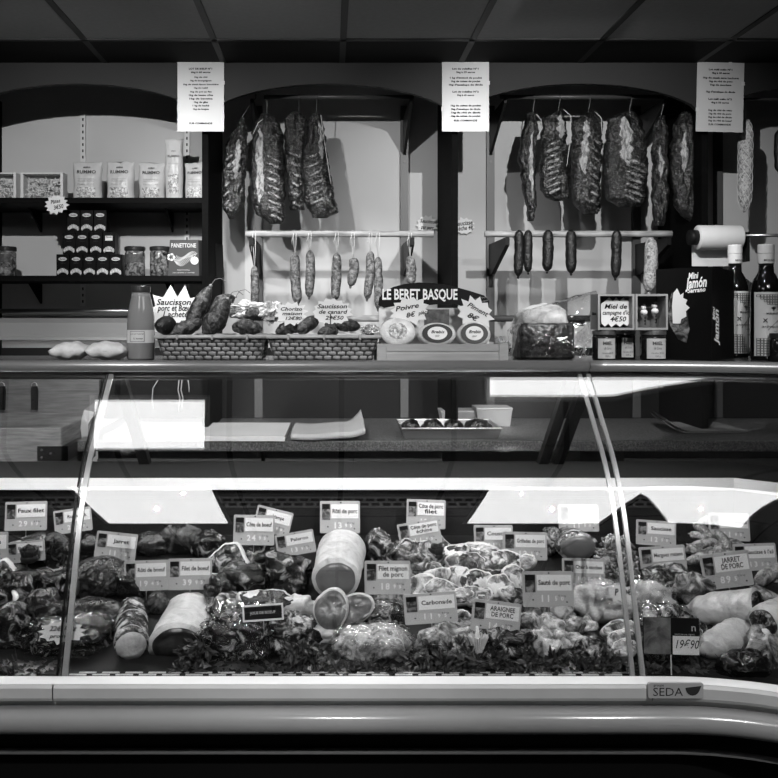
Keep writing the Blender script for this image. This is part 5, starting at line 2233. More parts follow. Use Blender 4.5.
def roast(A, Bf, ra, rb, label, body, face, squash=1.0, facek=.86, seed=0, strings=0, name='rolled_roast', groove=0.0, sq_b=None):
    """a long roast whose cut end faces the customer; A back point, Bf front point (world)"""
    A, Bf = Vector(A), Vector(Bf)
    t = thing(name, label, 'meat', (A + Bf) / 2)
    o = t.location.copy()
    ax = (Bf - A).normalized()
    X = ax.cross(Vector((0, 0, 1))).normalized()
    if X.x < 0:
        X = -X
    Zv = X.cross(ax)
    if Zv.z < 0:
        Zv = -Zv
    n, m = 36, 22

    def P_(i, j, k=1.0, ext=0.0):
        s = j / m
        r = ra + (rb - ra) * s
        a = 2 * PI * i / n
        e = min(1.0, (s + .02) * 5) ** .5
        q = 1 + .05 * nz((math.cos(a) * 1.5, math.sin(a) * 1.5, s * 4), 1.2, seed) + .02 * nz((math.cos(a) * 4, math.sin(a) * 4, s * 14), 1.2, seed)
        if strings:
            q *= 1 - .05 * (math.cos(s * PI * 2 * strings) ** 12)
        return A.lerp(Bf, s) - o + (X * math.cos(a) * r * q * k * e + Zv * math.sin(a) * r * squash * q * k * e) + ax * ext
    bm = BM()
    R = [[bm.verts.new(P_(i, j)) for i in range(n)] for j in range(m + 1)]
    for j in range(m):
        for i in range(n):
            bm.faces.new((R[j][i], R[j][(i + 1) % n], R[j + 1][(i + 1) % n], R[j + 1][i]))
    bm.faces.new(R[0])
    bm.faces.new(list(reversed(R[-1])))
    bmesh.ops.recalc_face_normals(bm, faces=bm.faces[:])
    obj('outer_layer', bm, body, t, True)
    bm = BM()
    rings = [[bm.verts.new(P_(i, m, k * (1 - .10 * max(0, math.sin(2 * PI * i / n - .4)) ** 3), e)) for i in range(n)] for k, e in ((facek, -.004), (facek * .97, .003), (facek * .6, .006), (facek * .2, .007))]
    for a, c_ in zip(rings, rings[1:]):
        for i in range(n):
            bm.faces.new((a[i], a[(i + 1) % n], c_[(i + 1) % n], c_[i]))
    bm.faces.new(rings[0])
    bm.faces.new(list(reversed(rings[-1])))
    bmesh.ops.recalc_face_normals(bm, faces=bm.faces[:])
    obj('cut_face', bm, face, t, True)
    for k in range(strings):
        s = (k + .5) / strings
        j = s * m
        bm = BM()
        tube(bm, [P_(i, j, 1.012 if True else 1) for i in range(n + 1)], .0011, 4, False)
        obj('string', bm, m_twine, t, True)
    return t


def pack(b, m, label, dr=.8, seed=0, name='wrapped_meat', amp=.2, amp2=.08, kf=1.07, group=None, pw=2.6, ry_=0.0, dy=.02):
    c, rx, ry, rz = place(b, dr)
    c.y += dy
    t = thing(name, label, 'meat', c, group=group)
    bm = BM()
    blob(bm, (rx / kf, ry / kf, rz / kf), (0, 0, 0), rotm(0, ry_, 0), seed, amp, 3, 4, pw, amp2, 9)
    obj('meat_inside', bm, m, t, True)
    bm = BM()
    blob(bm, (rx * 1.02, ry * 1.02, rz * 1.03), (0, 0, 0), rotm(0, ry_, 0), seed, amp, 3, 5, pw, amp2 * 1.3, 16)
    for v in bm.verts:
        n = v.co.normalized()
        v.co += n * .004 * (abs(nz(v.co, 40, seed)) * 2 - .5)
    obj('clear_wrap', bm, film, t, True)
    return t


# ---- left of the first pane strip
j = joint((6, 531, 72, 566), beef_m, 'beef joint with a dark cut face under the Faux filet tag', seed=1, dr=.8, amp=.2)
c = slice_((40, 533, 74, 566), beef, 'dark cut slice leaning on the right of the beef joint at the far left', -.25, .3, 3, thick_=.012, fatm_=beef_m)
joint((76, 531, 112, 560), beef, 'dark beef lump behind the first pane strip', seed=2, dr=1)


def rose(px, py, r, Y, label):
    t = thing('meat_rosette', label, 'garnish', W(px, py, Y))
    R = S(r, Y)
    k = 0
    for ring, (cnt, rr, hh) in enumerate(((3, .34, .9), (4, .62, .75), (5, .95, .5))):
        for q in range(cnt):
            bm = BM()
            a0 = q * 2 * PI / cnt + ring * .6
            g = []
            for j in range(5):
                row = []
                for i in range(7):
                    a = a0 + (i / 6 - .5) * 2 * PI / cnt * 1.35
                    h = j / 4
                    rad = R * rr * (.55 + .5 * h ** .7)
                    row.append(bm.verts.new((math.cos(a) * rad, math.sin(a) * rad, R * (-.9 + (hh + .9) * h * (1 - .12 * abs(i - 3) / 3)))))
                g.append(row)
            for j in range(4):
                for i in range(6):
                    bm.faces.new((g[j][i], g[j][i + 1], g[j + 1][i + 1], g[j + 1][i]))
            o = obj('petal', bm, mat('dark_petal', .022, .35, var=.3, scale=40), t, True)
            sm = o.modifiers.new('thickness', 'SOLIDIFY')
            sm.thickness = .0016
    bm = BM()
    blob(bm, (R * .92, R * .92, R * .55), (0, 0, -R * .55), None, 3, .05, 3, 3)
    obj('base', bm, mat('dark_petal', .022, .35, var=.3, scale=40), t, True)


rose(29, 553, 9.5, 2.40, 'dark rosette garnish in front of the far left price tags')
rose(436, 551, 8.5, 2.42, 'dark rosette garnish below the two pork chop tags')
joint((-18, 566, 40, 610), beef_m, 'marbled beef cut at the left edge with a white gristle streak', seed=4, dr=.7, amp=.25)
joint((26, 566, 84, 598), beef_m, 'marbled beef cut lying below the dark rosette at left', seed=5, dr=.7, amp=.25)
slice_((-8, 560, 16, 596), beef, 'dark round steak at the left edge of the photo', -.35, .2, 6, fatm_=fatm)
joint((-14, 604, 30, 650), beef_m, 'fatty beef trimming at the lower left edge', seed=8, dr=.6, amp=.3, amp2=.12)
joint((16, 592, 66, 632), beef, 'dark rough beef lump above the star-tagged pack', seed=9, dr=.7, amp=.2, amp2=.12)
bm = BM()
tube(bm, [W(12, 588, 2.31), W(16, 596, 2.28), W(15, 606, 2.26)], [.006, .008, .006], 8)
solo('bone_piece', bm, mat('bone_white', .7, .4), 'small white bone end between the beef cuts at the left edge', 'bone', smooth=True)
pack((9, 622, 112, 674), beef_m, 'shiny film-wrapped dark meat pack carrying a white star tag at lower left', dr=.55, seed=11, amp=.12, amp2=.10, dy=.055)
star_tag(62.5, 632, 25, 11.5, deckY(672) - .005 + .005, [('22€', -.3, .25, .5, .5), ('le kg', .3, .3, .5, .4), ('promo', -.1, -.35, .8, .4)], 'white star tag lying on the wrapped pack at lower left', 13, .78, seed=31, tilt=-.38)
stg = [o for o in C.objects if o.get('label', '').startswith('white star tag lying on the wrapped pack')][0]
stg.location = W(62.5, 632, 2.058)
joint((62, 597, 125, 630), beef_l, 'smooth dark beef slab behind the wrapped pack at lower left', seed=12, dr=.6, amp=.08, amp2=.03)
joint((72, 557, 128, 602), beef_l, 'large round beef joint under the leaning Jarret tag', seed=13, dr=.9, amp=.1)
joint((112, 566, 150, 600), beef, 'dark beef piece behind the two roast beef tags', seed=14, dr=.8)
# ---- back left lumps
joint((133, 530, 176, 558), beef_l, 'dark roast lump at the back left below the reflection', seed=15, dr=.8, amp=.08)
joint((158, 523, 205, 557), beef_l, 'biggest dark roast lump at the back left of the well', seed=16, dr=.7, amp=.06)
joint((192, 531, 226, 562), beef_m, 'dark roast lump with a fatty end right of the biggest one', seed=17, dr=.8, amp=.18)
# ---- tied roast, fat-covered roast, little roll
roast(W(133, 604, 2.30), W(131, 645, 2.10), .038, .041, 'small tied roast with a lacy fat cover and pale end', pork_d, skin, 1.0, .94, 21, 5, 'tied_roast')
roast(W(192, 604, 2.36), W(177, 646, 2.115), .058, .070, 'big white fat-covered roast with a very dark cut face at lower left', fatm, meat('dark_cut', .004, .010, .03, .5, .75, 30, 1, .3, .2, 60), .82, .86, 22, 0)
joint((147, 591, 168, 616), beef_l, 'little rolled beef piece between the tied and the fat-covered roasts', seed=23, dr=1.2, amp=.06)
joint((205, 575, 232, 612), beef_m, 'mottled beef piece right of the fat-covered roast', seed=24, dr=.9, amp=.25, amp2=.12)
# ---- ribs and chops left of the loin
slice_((207, 545, 248, 580), beef_m, 'beef rib slice with a pale bone at the left of the rib heap', -.6, .5, 25, bone=True, thick_=.018)
joint((222, 541, 286, 566), beef_m, 'dark beef rib piece on top of the heap below the Côte de boeuf tag', seed=26, dr=.6, amp=.3, amp2=.12)
joint((262, 552, 308, 598), beef_m, 'dark marbled beef cut below the Paleron tag', seed=27, dr=.7, amp=.22, amp2=.08)
joint((218, 562, 268, 600), beef_m, 'streaky beef cut in the middle of the rib heap', seed=28, dr=.6, amp=.25, amp2=.1)
joint((206, 594, 250, 622), pork_d, 'pale-streaked meat piece left of the black label card', seed=29, dr=.6, amp=.25, amp2=.12)
slice_((236, 590, 296, 612), beef_m, 'thin meat slice with a pale rim behind the black label card', -.95, -.15, 30, thick_=.012)
joint((278, 596, 318, 622), fatm, 'white fatty end piece right of the black label card', seed=31, dr=.5, amp=.35, amp2=.15)
pack((204, 610, 276, 672), beef_m, 'big crinkled plastic pack of dark meat under the black label card', dr=.6, seed=32, amp=.15, amp2=.15)
joint((268, 614, 318, 660), pork_d, 'ragged pale-edged meat pieces right of the big plastic pack', seed=33, dr=.5, amp=.35, amp2=.2)
# ---- pork loin
roast(W(343, 545, 2.52), W(335.5, 579, 2.245), .070, .061, 'white pork loin roast with a smooth oval cut face toward the glass', fatm, meat('loin_face', .10, .13, .22, .45, .75, 8, .6, .3, .08, 40), .9, .86, 41)
slice_((312, 588, 350, 628), meat('ham_lean', .03, .07, .2, .45, .7, 18, 1, .3, .3, 60), 'ham cut with a pale curved rind below the loin, left of its twin', -.35, .4, 42, thick_=.02, irr=.15)
slice_((334, 594, 374, 624), meat('ham_lean', .03, .07, .2, .45, .7, 18, 1, .3, .3, 60), 'ham cut with a pale curved rind below the loin, right of its twin', -.45, .2, 43, thick_=.02, irr=.15)
joint((364, 528, 392, 570), pork_d, 'dark pink meat piece standing just right of the loin', seed=44, dr=.7, amp=.15)
pack((338, 603, 404, 638), pork_d, 'film-wrapped pork piece in front of the Filet mignon tag', dr=.5, seed=45)
pack((333, 628, 414, 668), chick, 'big pale film-wrapped pork slab at the front right of the loin', dr=.5, seed=46, pw=3.0, amp=.12)
joint((308, 626, 340, 645), fatm, 'white fat strip left of the pale wrapped slab', seed=47, dr=.6, amp=.3)
joint((372, 586, 404, 612), pork, 'pale pork cut behind the Carbonade tag', seed=48, dr=.6, amp=.25)
# ---- chops in the middle
chops = [((392, 545, 432, 568), -.7, .5), ((424, 536, 456, 556), -.5, -.5), ((446, 552, 486, 574), -.8, .1), ((404, 560, 448, 582), -.8, -.2), ((440, 566, 474, 592), -.7, .3),
         ((396, 576, 436, 598), -.8, .15), ((462, 570, 500, 596), -.7, -.3), ((452, 588, 492, 606), -.9, .1), ((424, 580, 462, 602), -.8, -.1), ((486, 552, 524, 574), -.7, .2), ((500, 566, 530, 590), -.6, -.3)]
more = [((398, 552, 440, 574), -.75, -.4), ((430, 546, 470, 566), -.85, .35), ((464, 544, 502, 562), -.8, -.2), ((418, 568, 452, 590), -.6, .6), ((456, 574, 486, 598), -.65, -.6),
        ((482, 576, 518, 600), -.75, .4), ((400, 584, 428, 602), -.85, -.3), ((498, 586, 528, 606), -.7, -.4), ((436, 590, 474, 606), -.9, .2), ((508, 556, 536, 572), -.6, .5)]
words = ['at the left of the chop heap', 'standing behind the dark rosette', 'at the back, right of the dark rosette', 'in the middle left of the chop heap', 'in the very middle of the chop heap', 'just above the Carbonade tag', 'at the right of the chop heap', 'just above the ARAIGNEE DE PORC tag', 'right of the Carbonade tag along its top', 'below the Grillades tag', 'left of the Sauté de porc tag']
mwords = ['second from left atop the heap', 'behind the middle of the chop heap', 'just below the Coustille tag', 'leaning left in the middle of the heap', 'standing above the left end of the ARAIGNEE tag',
          'leaning against the left edge of the Sauté tag', 'at the left foot of the heap', 'under the left corner of the Sauté tag', 'between the Carbonade and ARAIGNEE tags', 'under the right half of the Grillades tag']
for i, ((b, tl, rl), wd) in enumerate(zip(chops + more, words + mwords)):
    slice_(b, pork if i % 3 else pork_d, 'pork chop with a pale fat rim ' + wd, tl, rl, 50 + i, 'pork_chop', thick_=.010, bone=(i % 4 == 1), group='pork chops in the middle of the well')
joint((384, 540, 446, 604), pork_d, 'pork shoulder lump underneath the left of the chop heap', seed=61, dr=.6, amp=.2, amp2=.1, dy=.08, low=.7)
joint((436, 550, 530, 606), pork_d, 'pork shoulder lump underneath the right of the chop heap', seed=62, dr=.45, amp=.2, amp2=.1, dy=.09, low=.65)
# ---- front middle
joint((420, 625, 478, 666), pork, 'pale pork piece behind the parsley at the front middle', seed=63, dr=.6, amp=.25)
joint((474, 624, 530, 662), pork_d, 'dark-edged pork piece below the ARAIGNEE DE PORC tag', seed=64, dr=.6, amp=.3, amp2=.15)
slice_((440, 612, 476, 632), pork, 'small round pork slice in front of the Carbonade tag', -.6, .3, 65, thick_=.012)
t = thing('paper_frill', 'white pleated paper frill between the front middle pork pieces', 'paper frill', W(478, 645, 2.09))
bm = BM()
R = .022
ring0, ring1 = [], []
for i in range(48):
    a = 2 * PI * i / 48
    q = 1 + (.16 if i % 2 else -.1)
    ring0.append(bm.verts.new((math.cos(a) * R * .45, math.sin(a) * R * .35, -.018)))
    ring1.append(bm.verts.new((math.cos(a) * R * q, math.sin(a) * R * .8 * q, .020 + (.004 if i % 4 < 2 else 0))))
for i in range(48):
    bm.faces.new((ring0[i], ring0[(i + 1) % 48], ring1[(i + 1) % 48], ring1[i]))
o_ = obj('pleats', bm, PAPER, t)
sm = o_.modifiers.new('thickness', 'SOLIDIFY')
sm.thickness = .001
bm = BM()
tube(bm, [(0, 0, -.03), (.001, 0, .0), (-.002, 0, .044)], [.005, .006, .003], 8)
obj('bone_tip', bm, mat('bone_white', .7, .4), t, True)
# ---- chunks under the sauté tag
rnd = random.Random(77)
ck = [(533, 622, 13), (549, 607, 12), (562, 616, 13), (552, 630, 14), (572, 630, 12), (540, 641, 13), (563, 644, 12), (579, 645, 11), (527, 640, 10), (574, 604, 10), (551, 651, 12), (588, 628, 10)]
wd = ['leftmost of the upper row', 'topmost under the Sauté de porc tag', 'in the upper middle of the heap', 'in the centre of the heap', 'right of the centre of the heap', 'lower left in the heap', 'lower middle in the heap', 'lower right in the heap', 'at the left foot of the heap', 'top right of the heap', 'at the front foot of the heap', 'at the right side of the heap']
for i, (x, y, r) in enumerate(ck):
    joint((x - r, y - r * .95, x + r, y + r * .95), chick if i % 4 else pork, 'pale diced pork chunk ' + wd[i], 'pork_chunk', seed=80 + i, dr=.9, amp=.25, amp2=.08, pw=2.8, rz_=rnd.uniform(0, 3), ry_=rnd.uniform(-.6, .6), group='diced pork chunks')
# ---- round roast, mince, pale wrapped slab, slices
roast(W(566, 538, 2.62), W(578, 547, 2.47), .050, .058, 'short round roast with a grey cut face at the back right', pork_d, meat('loin_face2', .07, .10, .16, .45, .75, 8, .6, .3, .08, 40), .72, .86, 91)
joint((538, 528, 562, 558), pork_d, 'dark meat lump left of the short round roast', seed=92, dr=.8)


def mince_heap(b, label, seed):
    x0, y0, x1, y1 = b
    c, rx, ry, rz = place(b, .7)
    t = thing('mince_heap', label, 'meat', c)
    bm = BM()
    blob(bm, (rx * .9, ry * .9, rz * .9), seed=seed, amp=.2)
    obj('core', bm, mince, t, True)
    bm = BM()
    rnd = random.Random(seed)
    for k in range(130):
        a, b_ = rnd.uniform(0, 2 * PI), rnd.uniform(-.3, 1.4)
        p = Vector((math.cos(a) * math.cos(b_) * rx, math.sin(a) * math.cos(b_) * ry, math.sin(b_) * rz)) * .93
        d = Vector((rnd.uniform(-1, 1), rnd.uniform(-1, 1), rnd.uniform(-1, .4))).normalized() * .016
        e = Vector((rnd.uniform(-1, 1), rnd.uniform(-1, 1), rnd.uniform(-1, 1))) * .005
        tube(bm, [p - d, p + e + p.normalized() * .004, p + d], .0034, 6)
    o = obj('strands', bm, mince, t, True)
    o['kind'] = 'stuff'


mince_heap((596, 536, 636, 600), 'heap of minced meat strands behind the second pane strip', 93)
pack((572, 586, 640, 628), skin, 'pale film-wrapped pork slab with a small star tag', dr=.6, seed=94, pw=2.6, amp=.35, amp2=.16)
pack((630, 584, 674, 624), skin, 'pale film-wrapped pork slab just right of the second pane strip', dr=.7, seed=95, pw=2.6, amp=.3, amp2=.16)
star_tag(621, 593, 17, 9, 2.20, [('P', -.3, .05, .25, .9), ('8€', .35, .05, .5, .7)], 'small white star tag on the pale wrapped slab by the pane strip', 11, .75, seed=33, tilt=-.4)
for i, (b, r_) in enumerate((((603, 622, 640, 640), .25), ((606, 632, 642, 650), .15), ((610, 640, 640, 656), .3))):
    slice_(b, pork, ('topmost', 'middle', 'lowest')[i] + ' of three fat-rimmed pork slices stacked left of the second pane strip', -.85, r_, 96 + i, thick_=.010, group='stacked pork slices by the pane strip')
joint((575, 640, 612, 664), pork_d, 'dark pork trimming in front of the stacked slices', seed=99, dr=.5, amp=.3, amp2=.15)


# ---- fresh sausages, right pane
def fresh(pts, w, Y0, Y1, label, seed):
    n = 16
    ps = [W(x, y, Y0 + (Y1 - Y0) * i / (len(pts) - 1)) for i, (x, y) in enumerate(pts)]
    o = ps[len(ps) // 2]
    t = thing('fresh_sausage', label, 'sausage', o, group='fresh sausages in the right of the well')
    q = []
    for i in range(n + 1):
        s = i / n * (len(ps) - 1)
        k = min(int(s), len(ps) - 2)
        f = s - k
        p0, p1, p2, p3 = ps[max(0, k - 1)], ps[k], ps[k + 1], ps[min(len(ps) - 1, k + 2)]
        q.append(.5 * ((2 * p1) + (p2 - p0) * f + (2 * p0 - 5 * p1 + 4 * p2 - p3) * f * f + (3 * p1 - p0 - 3 * p2 + p3) * f ** 3) - o)
    R = S(w, (Y0 + Y1) / 2) / 2
    bm = BM()
    tube(bm, q, [R * max(.25, math.sin(PI * (i + .4) / (n + .8)) ** .3) * (1 + .06 * nz((i, 0, 0), .6, seed)) for i in range(n + 1)], 14)
    obj('casing', bm, sausm, t, True)
    bm = BM()
    for p, d in ((q[0], (q[0] - q[1]).normalized()), (q[-1], (q[-1] - q[-2]).normalized())):
        tube(bm, [p, p + d * .006], [R * .25, R * .14], 6)
    obj('twisted_ends', bm, mat('casing_end', .25, .6), t)


FS = [([(688, 545), (697, 552), (712, 556)], 10, 2.52, 2.50, 'fresh sausage pointing down right beside the Saucisse tag'),
      ([(690, 534), (704, 538), (716, 547)], 10, 2.56, 2.53, 'fresh sausage lying above the lower ones at the right heap'),
      ([(687, 562), (702, 556), (714, 549)], 10, 2.46, 2.48, 'fresh sausage sloping up right by the Merguez tag'),
      ([(694, 524), (703, 530), (712, 540)], 10, 2.60, 2.57, 'fresh sausage at the top of the right heap'),
      ([(712, 561), (718, 551), (720, 543)], 10, 2.45, 2.50, 'fresh sausage standing steeply above the Jarret de porc tag'),
      ([(722, 541), (734, 543), (746, 549)], 9, 2.56, 2.54, 'fresh sausage behind the Saucisson tag at right'),
      ([(699, 523), (709, 520), (715, 528)], 9, 2.615, 2.60, 'fresh sausage bent under the reflection at the back right'),
      ([(757, 584), (766, 576), (785, 566)], 14, 2.36, 2.38, 'thick coarse sausage rising to the right edge of the photo'),
      ([(752, 588), (766, 596), (788, 606)], 13, 2.33, 2.30, 'thick coarse sausage lying toward the right edge of the photo'),
      ([(770, 582), (778, 586), (790, 590)], 13, 2.40, 2.37, 'thick coarse sausage end between the other two at the right edge')]
FS += [([(686, 551), (700, 545), (716, 541)], 10, 2.53, 2.53, 'fresh sausage crossing the middle of the right heap'),
       ([(702, 563), (720, 557), (738, 552)], 10, 2.45, 2.47, 'fresh sausage at the front foot of the right heap'),
       ([(716, 532), (724, 540), (728, 552)], 10, 2.55, 2.51, 'fresh sausage hanging down in front of the veiled price tag'),
       ([(608, 548), (620, 556), (626, 570)], 10, 2.43, 2.40, 'fresh sausage lying on the minced meat left of the second pane strip')]
for i, a in enumerate(FS):
    fresh(*a, seed=i)
joint((636, 566, 700, 600), pork_d, 'film-covered pork piece below the Merguez tag', seed=111, dr=.5, amp=.2)
joint((672, 572, 712, 606), pork, 'pale pork piece left of the Jarret de porc tag', seed=112, dr=.6, amp=.25)


# ---- pork shanks
def shank(A, B_, ra, rb, label, seed):
    A, B_ = Vector(A), Vector(B_)
    t = thing('pork_shank', label, 'meat', (A + B_) / 2)
    o = (A + B_) / 2
    n, m = 30, 26
    ax = (B_ - A).normalized()
    X = ax.cross(Vector((0, 0, 1))).normalized()
    Zv = X.cross(ax)
    if Zv.z < 0:
        Zv = -Zv

    def P_(i, j, k=1.0, ext=0):
        s = j / m
        a = 2 * PI * i / n
        r = (ra * (1 - s) + rb * s) * (1 + .10 * math.sin(s * PI)) * min(1, (s + .01) * 4) ** .55
        w_ = (.09 * math.sin(s * 30 + 2.5 * math.sin(a) + 2 * nz((a, s * 4, 0), 1, seed)) * max(0, .75 - s) + .05 * nz((a * 2, s * 12, 2), 1, seed)) if s > .05 else 0
        return A.lerp(B_, s) - o + (X * math.cos(a) + Zv * math.sin(a) * .85) * r * k * (1 + .07 * nz((math.cos(a), math.sin(a), s * 3), 1.3, seed) + w_) + ax * ext
    bm = BM()
    R = [[bm.verts.new(P_(i, j)) for i in range(n)] for j in range(m + 1)]
    for j in range(m):
        for i in range(n):
            bm.faces.new((R[j][i], R[j][(i + 1) % n], R[j + 1][(i + 1) % n], R[j + 1][i]))
    bm.faces.new(R[0])
    bm.faces.new(list(reversed(R[-1])))
    bmesh.ops.recalc_face_normals(bm, faces=bm.faces[:])
    obj('rind', bm, skin, t, True)
    bm = BM()
    rings = [[bm.verts.new(P_(i, m, k, e + .006 * nz((i * .5, k * 5, 0), .8, seed))) for i in range(n)] for k, e in ((.84, -.004), (.8, .006), (.5, .010), (.2, .008))]
    for a, c_ in zip(rings, rings[1:]):
        for i in range(n):
            bm.faces.new((a[i], a[(i + 1) % n], c_[(i + 1) % n], c_[i]))
    bm.faces.new(rings[0])
    bm.faces.new(list(reversed(rings[-1])))
    bmesh.ops.recalc_face_normals(bm, faces=bm.faces[:])
    obj('cut_end', bm, beef_m, t, True)
    bm = BM()
    for dx in (-.3, .25):
        blob(bm, (ra * .22, ra * .22, ra * .18), B_ - o + ax * .012 + X * dx * rb - Zv * rb * .45, None, seed, .1, 3, 3)
    obj('bone_end', bm, mat('bone_white', .7, .4), t, True)


shank(W(684, 612, 2.30), W(758, 608, 2.19), .036, .058, 'big wrinkled pork shank with its cut end turned to the right', 121)
shank(W(700, 652, 2.10), W(742, 632, 2.17), .030, .043, 'pork shank below the big one with a dark open end', 122)
shank(W(800, 612, 2.16), W(764, 622, 2.10), .05, .042, 'pale pork shank cut off by the right edge of the photo', 123)
joint((718, 650, 770, 682), beef, 'dark shiny meat at the front right below the shanks', seed=124, dr=.5, amp=.15, amp2=.08)
joint((745, 628, 800, 672), pork, 'pale rind piece at the lower right edge', seed=125, dr=.5, amp=.2)
pack((640, 610, 700, 672), pork_d, 'film-wrapped meat behind the 19€90 card', dr=.5, seed=126)

# ================================================================ parsley
m_leaf = mat('dark_parsley', .06, .35, spec=.5, var=.7, scale=40)
m_stem = mat('parsley_stem', .05, .5)


def parsley(b, label, n, seed):
    x0, y0, x1, y1 = b
    Y = 2.062
    a, c = W(x0, y1, Y), W(x1, y0, Y)
    t = thing('parsley_bunch', label, 'parsley', ((a.x + c.x) / 2, Y, (a.z + c.z) / 2), group='parsley bunches along the front')
    rnd = random.Random(seed)
    w, h = (c.x - a.x) / 2, (c.z - a.z) / 2
    bm, bs = BM(), BM()
    for k in range(n):
        u, v = rnd.uniform(-1, 1), rnd.uniform(-1, .8)
        x, z = u * w, v * h * (1 - .35 * abs(u))
        y = rnd.uniform(-.012, .03)
        Yw, Zw = Y + y, (a.z + c.z) / 2 + z
        lim = glassY(max(.63, min(1.2, Zw + .02))) + .012 - Y
        y = max(y, lim + .003)
        o = Vector((x, y, z))
        d = Vector((rnd.uniform(-1, 1), rnd.uniform(-.6, .3), rnd.uniform(-.7, 1))).normalized()
        L = rnd.uniform(.018, .034)
        tube(bs, [o - d * L * 1.2, o + Vector((0, 0, -.002)), o + d * L * .4], .0008, 4)
        for q in range(5):
            e = (d + Vector((rnd.uniform(-1, 1), rnd.uniform(-.7, .7), rnd.uniform(-1, 1))) * .85).normalized()
            s = e.cross(Vector((rnd.uniform(-1, 1), rnd.uniform(-1, 1), rnd.uniform(-1, 1)))).normalized()
            nn = e.cross(s)
            l, wd_ = L * rnd.uniform(.6, 1.0), L * rnd.uniform(.16, .30)
            p = [o + d * L * .3]
            p0 = o + d * L * rnd.uniform(-.2, .4)
            vv = [bm.verts.new(p0), bm.verts.new(p0 + e * l * .45 + s * wd_ + nn * wd_ * .4), bm.verts.new(p0 + e * l), bm.verts.new(p0 + e * l * .45 - s * wd_ + nn * wd_ * .4), bm.verts.new(p0 + e * l * .5 - nn * wd_ * .2)]
            for f in ((0, 1, 4), (1, 2, 4), (2, 3, 4), (3, 0, 4)):
                bm.faces.new([vv[i] for i in f])
    for v in bm.verts:
        gy = glassY(max(.63, min(1.2, v.co.z + (a.z + c.z) / 2))) + .010
        if v.co.y + Y < gy:
            v.co.y = gy - Y
        zmin = .628 if v.co.y + Y < 2.03 else deckZ(v.co.y + Y) + .006
        if v.co.z + t.location.z < zmin:
            v.co.z = zmin - t.location.z
    o = obj('leaves', bm, m_leaf, t)
    o['kind'] = 'stuff'
    o = obj('stems', bs, m_stem, t)
    o['kind'] = 'stuff'


PB = [((-20, 664, 58, 684), 'parsley along the far left front edge, below the star-tagged pack', 70),
      ((178, 636, 208, 682), 'parsley sprig in front of the dark cut face of the fat-covered roast', 55),
      ((222, 668, 300, 686), 'parsley below the big crinkled plastic pack', 85),
      ((290, 640, 338, 684), 'parsley standing between the crinkled pack and the pale wrapped slab', 80),
      ((336, 664, 412, 684), 'parsley in front of the pale wrapped pork slab', 90),
      ((408, 642, 476, 684), 'thick parsley in front of the front middle pork piece', 120),
      ((474, 652, 530, 684), 'parsley right of the paper frill', 100),
      ((530, 656, 602, 684), 'parsley in front of the diced pork chunks', 120),
      ((596, 655, 632, 680), 'thin parsley left of the second pane strip', 40),
      ((646, 662, 706, 684), 'parsley below the 19€90 card', 70),
      ((704, 658, 792, 690), 'parsley along the front right below the shanks', 110)]
for i, (b, l, n) in enumerate(PB):
    parsley(b, l, int(n * .62), 200 + i)

# everything lies on the deck, behind the glass
bpy.context.view_layer.update()
for o in list(C.objects):
    if o in _before or o.type != 'MESH':
        continue
    mw = o.matrix_world
    inv = mw.inverted()
    for v in o.data.vertices:
        w_ = mw @ v.co
        c_ = w_.copy()
        c_.y = min(c_.y, 2.636)
        c_.z = max(c_.z, deckZ(max(2.031, c_.y)) + .0015 if c_.y > 2.0305 else .6255)
        if c_.x < .72:
            c_.y = max(c_.y, glassY(min(1.25, c_.z)) + .0075)
        if (c_ - w_).length > 1e-5:
            v.co = inv @ c_
# ================================================================ price tags in the well
m_tag = mat('tag_plastic', .46, .4, var=.04, scale=20)
m_tagd = mat('tag_plastic_shaded', .36, .4)
m_name = mat('tag_name_card', .85, .5)
m_pic = meat('tag_picture', .006, .03, .30, .46, .62, 60, 1.0, .4, 0)
m_pen = mat('tag_ink', .03, .6)
m_pick = mat('pick_steel', .5, .3, .8)


def price_tag(cx, cy, wpx, hpx, rot, Y, lines, digits, label, tilt=-.16):
    w, h = S(wpx, Y), S(hpx, Y) / math.cos(tilt)
    t = thing('price_tag', label, 'price tag', W(cx, cy, Y), (tilt, -math.radians(rot), 0), 'price tags in the meat well')
    bm = BM()
    prism(bm, rrect(w, h, .004), -.0012, .0012)
    obj('card', bm, m_tag, t)
    bm = BM()
    box(bm, (-.35 * w, -.0018, .16 * h), (.20 * w, .001, .50 * h))
    pc = obj('picture', bm, m_pic, t)
    bm = BM()
    box(bm, (-.35 * w, -.0025, .33 * h), (.20 * w, .0006, .16 * h))
    obj('picture_top', bm, BLACK, pc)
    bm = BM()
    box(bm, (.12 * w, -.0018, .18 * h), (.68 * w, .001, .44 * h))
    nm = obj('name_card', bm, m_name, t)
    bm = BM()
    n = len(lines)
    for i, s in enumerate(lines):
        z = .18 * h + ((n - 1) / 2 - i) * .18 * h
        text(bm, s, .12 * w, z, .20 * h, -.0029, width=min(.62 * w, .064 * w * len(s)), bold=.02)
    obj('name_lettering', bm, m_pen, nm)
    bm = BM()
    for i, ch in enumerate(digits):
        big = i < 2
        x = (-.12 + .12 * i + (.03 if not big else 0)) * w
        text(bm, ch, x, -.27 * h, (.26 if big else .16) * h, -.0019, bold=.03)
    obj('price_digits', bm, WHITE_INK, t)
    bm = BM()
    text(bm, '€ le kg', .27 * w, -.19 * h, .08 * h, -.0019)
    for x, z in ((-.30, -.30), (.36, -.36), (.02, .45)):
        prism(bm, moved(ellipse(.018 * w, .024 * h, 8), x * w, z * h), -.0022, -.0014)
    obj('small_marks', bm, m_pen, t)
    bm = BM()
    tube(bm, [(0, .0025, -h * .3), (0, .003, -h * .5 - .035)], .0012, 6)
    obj('pick', bm, m_pick, t)
    return t


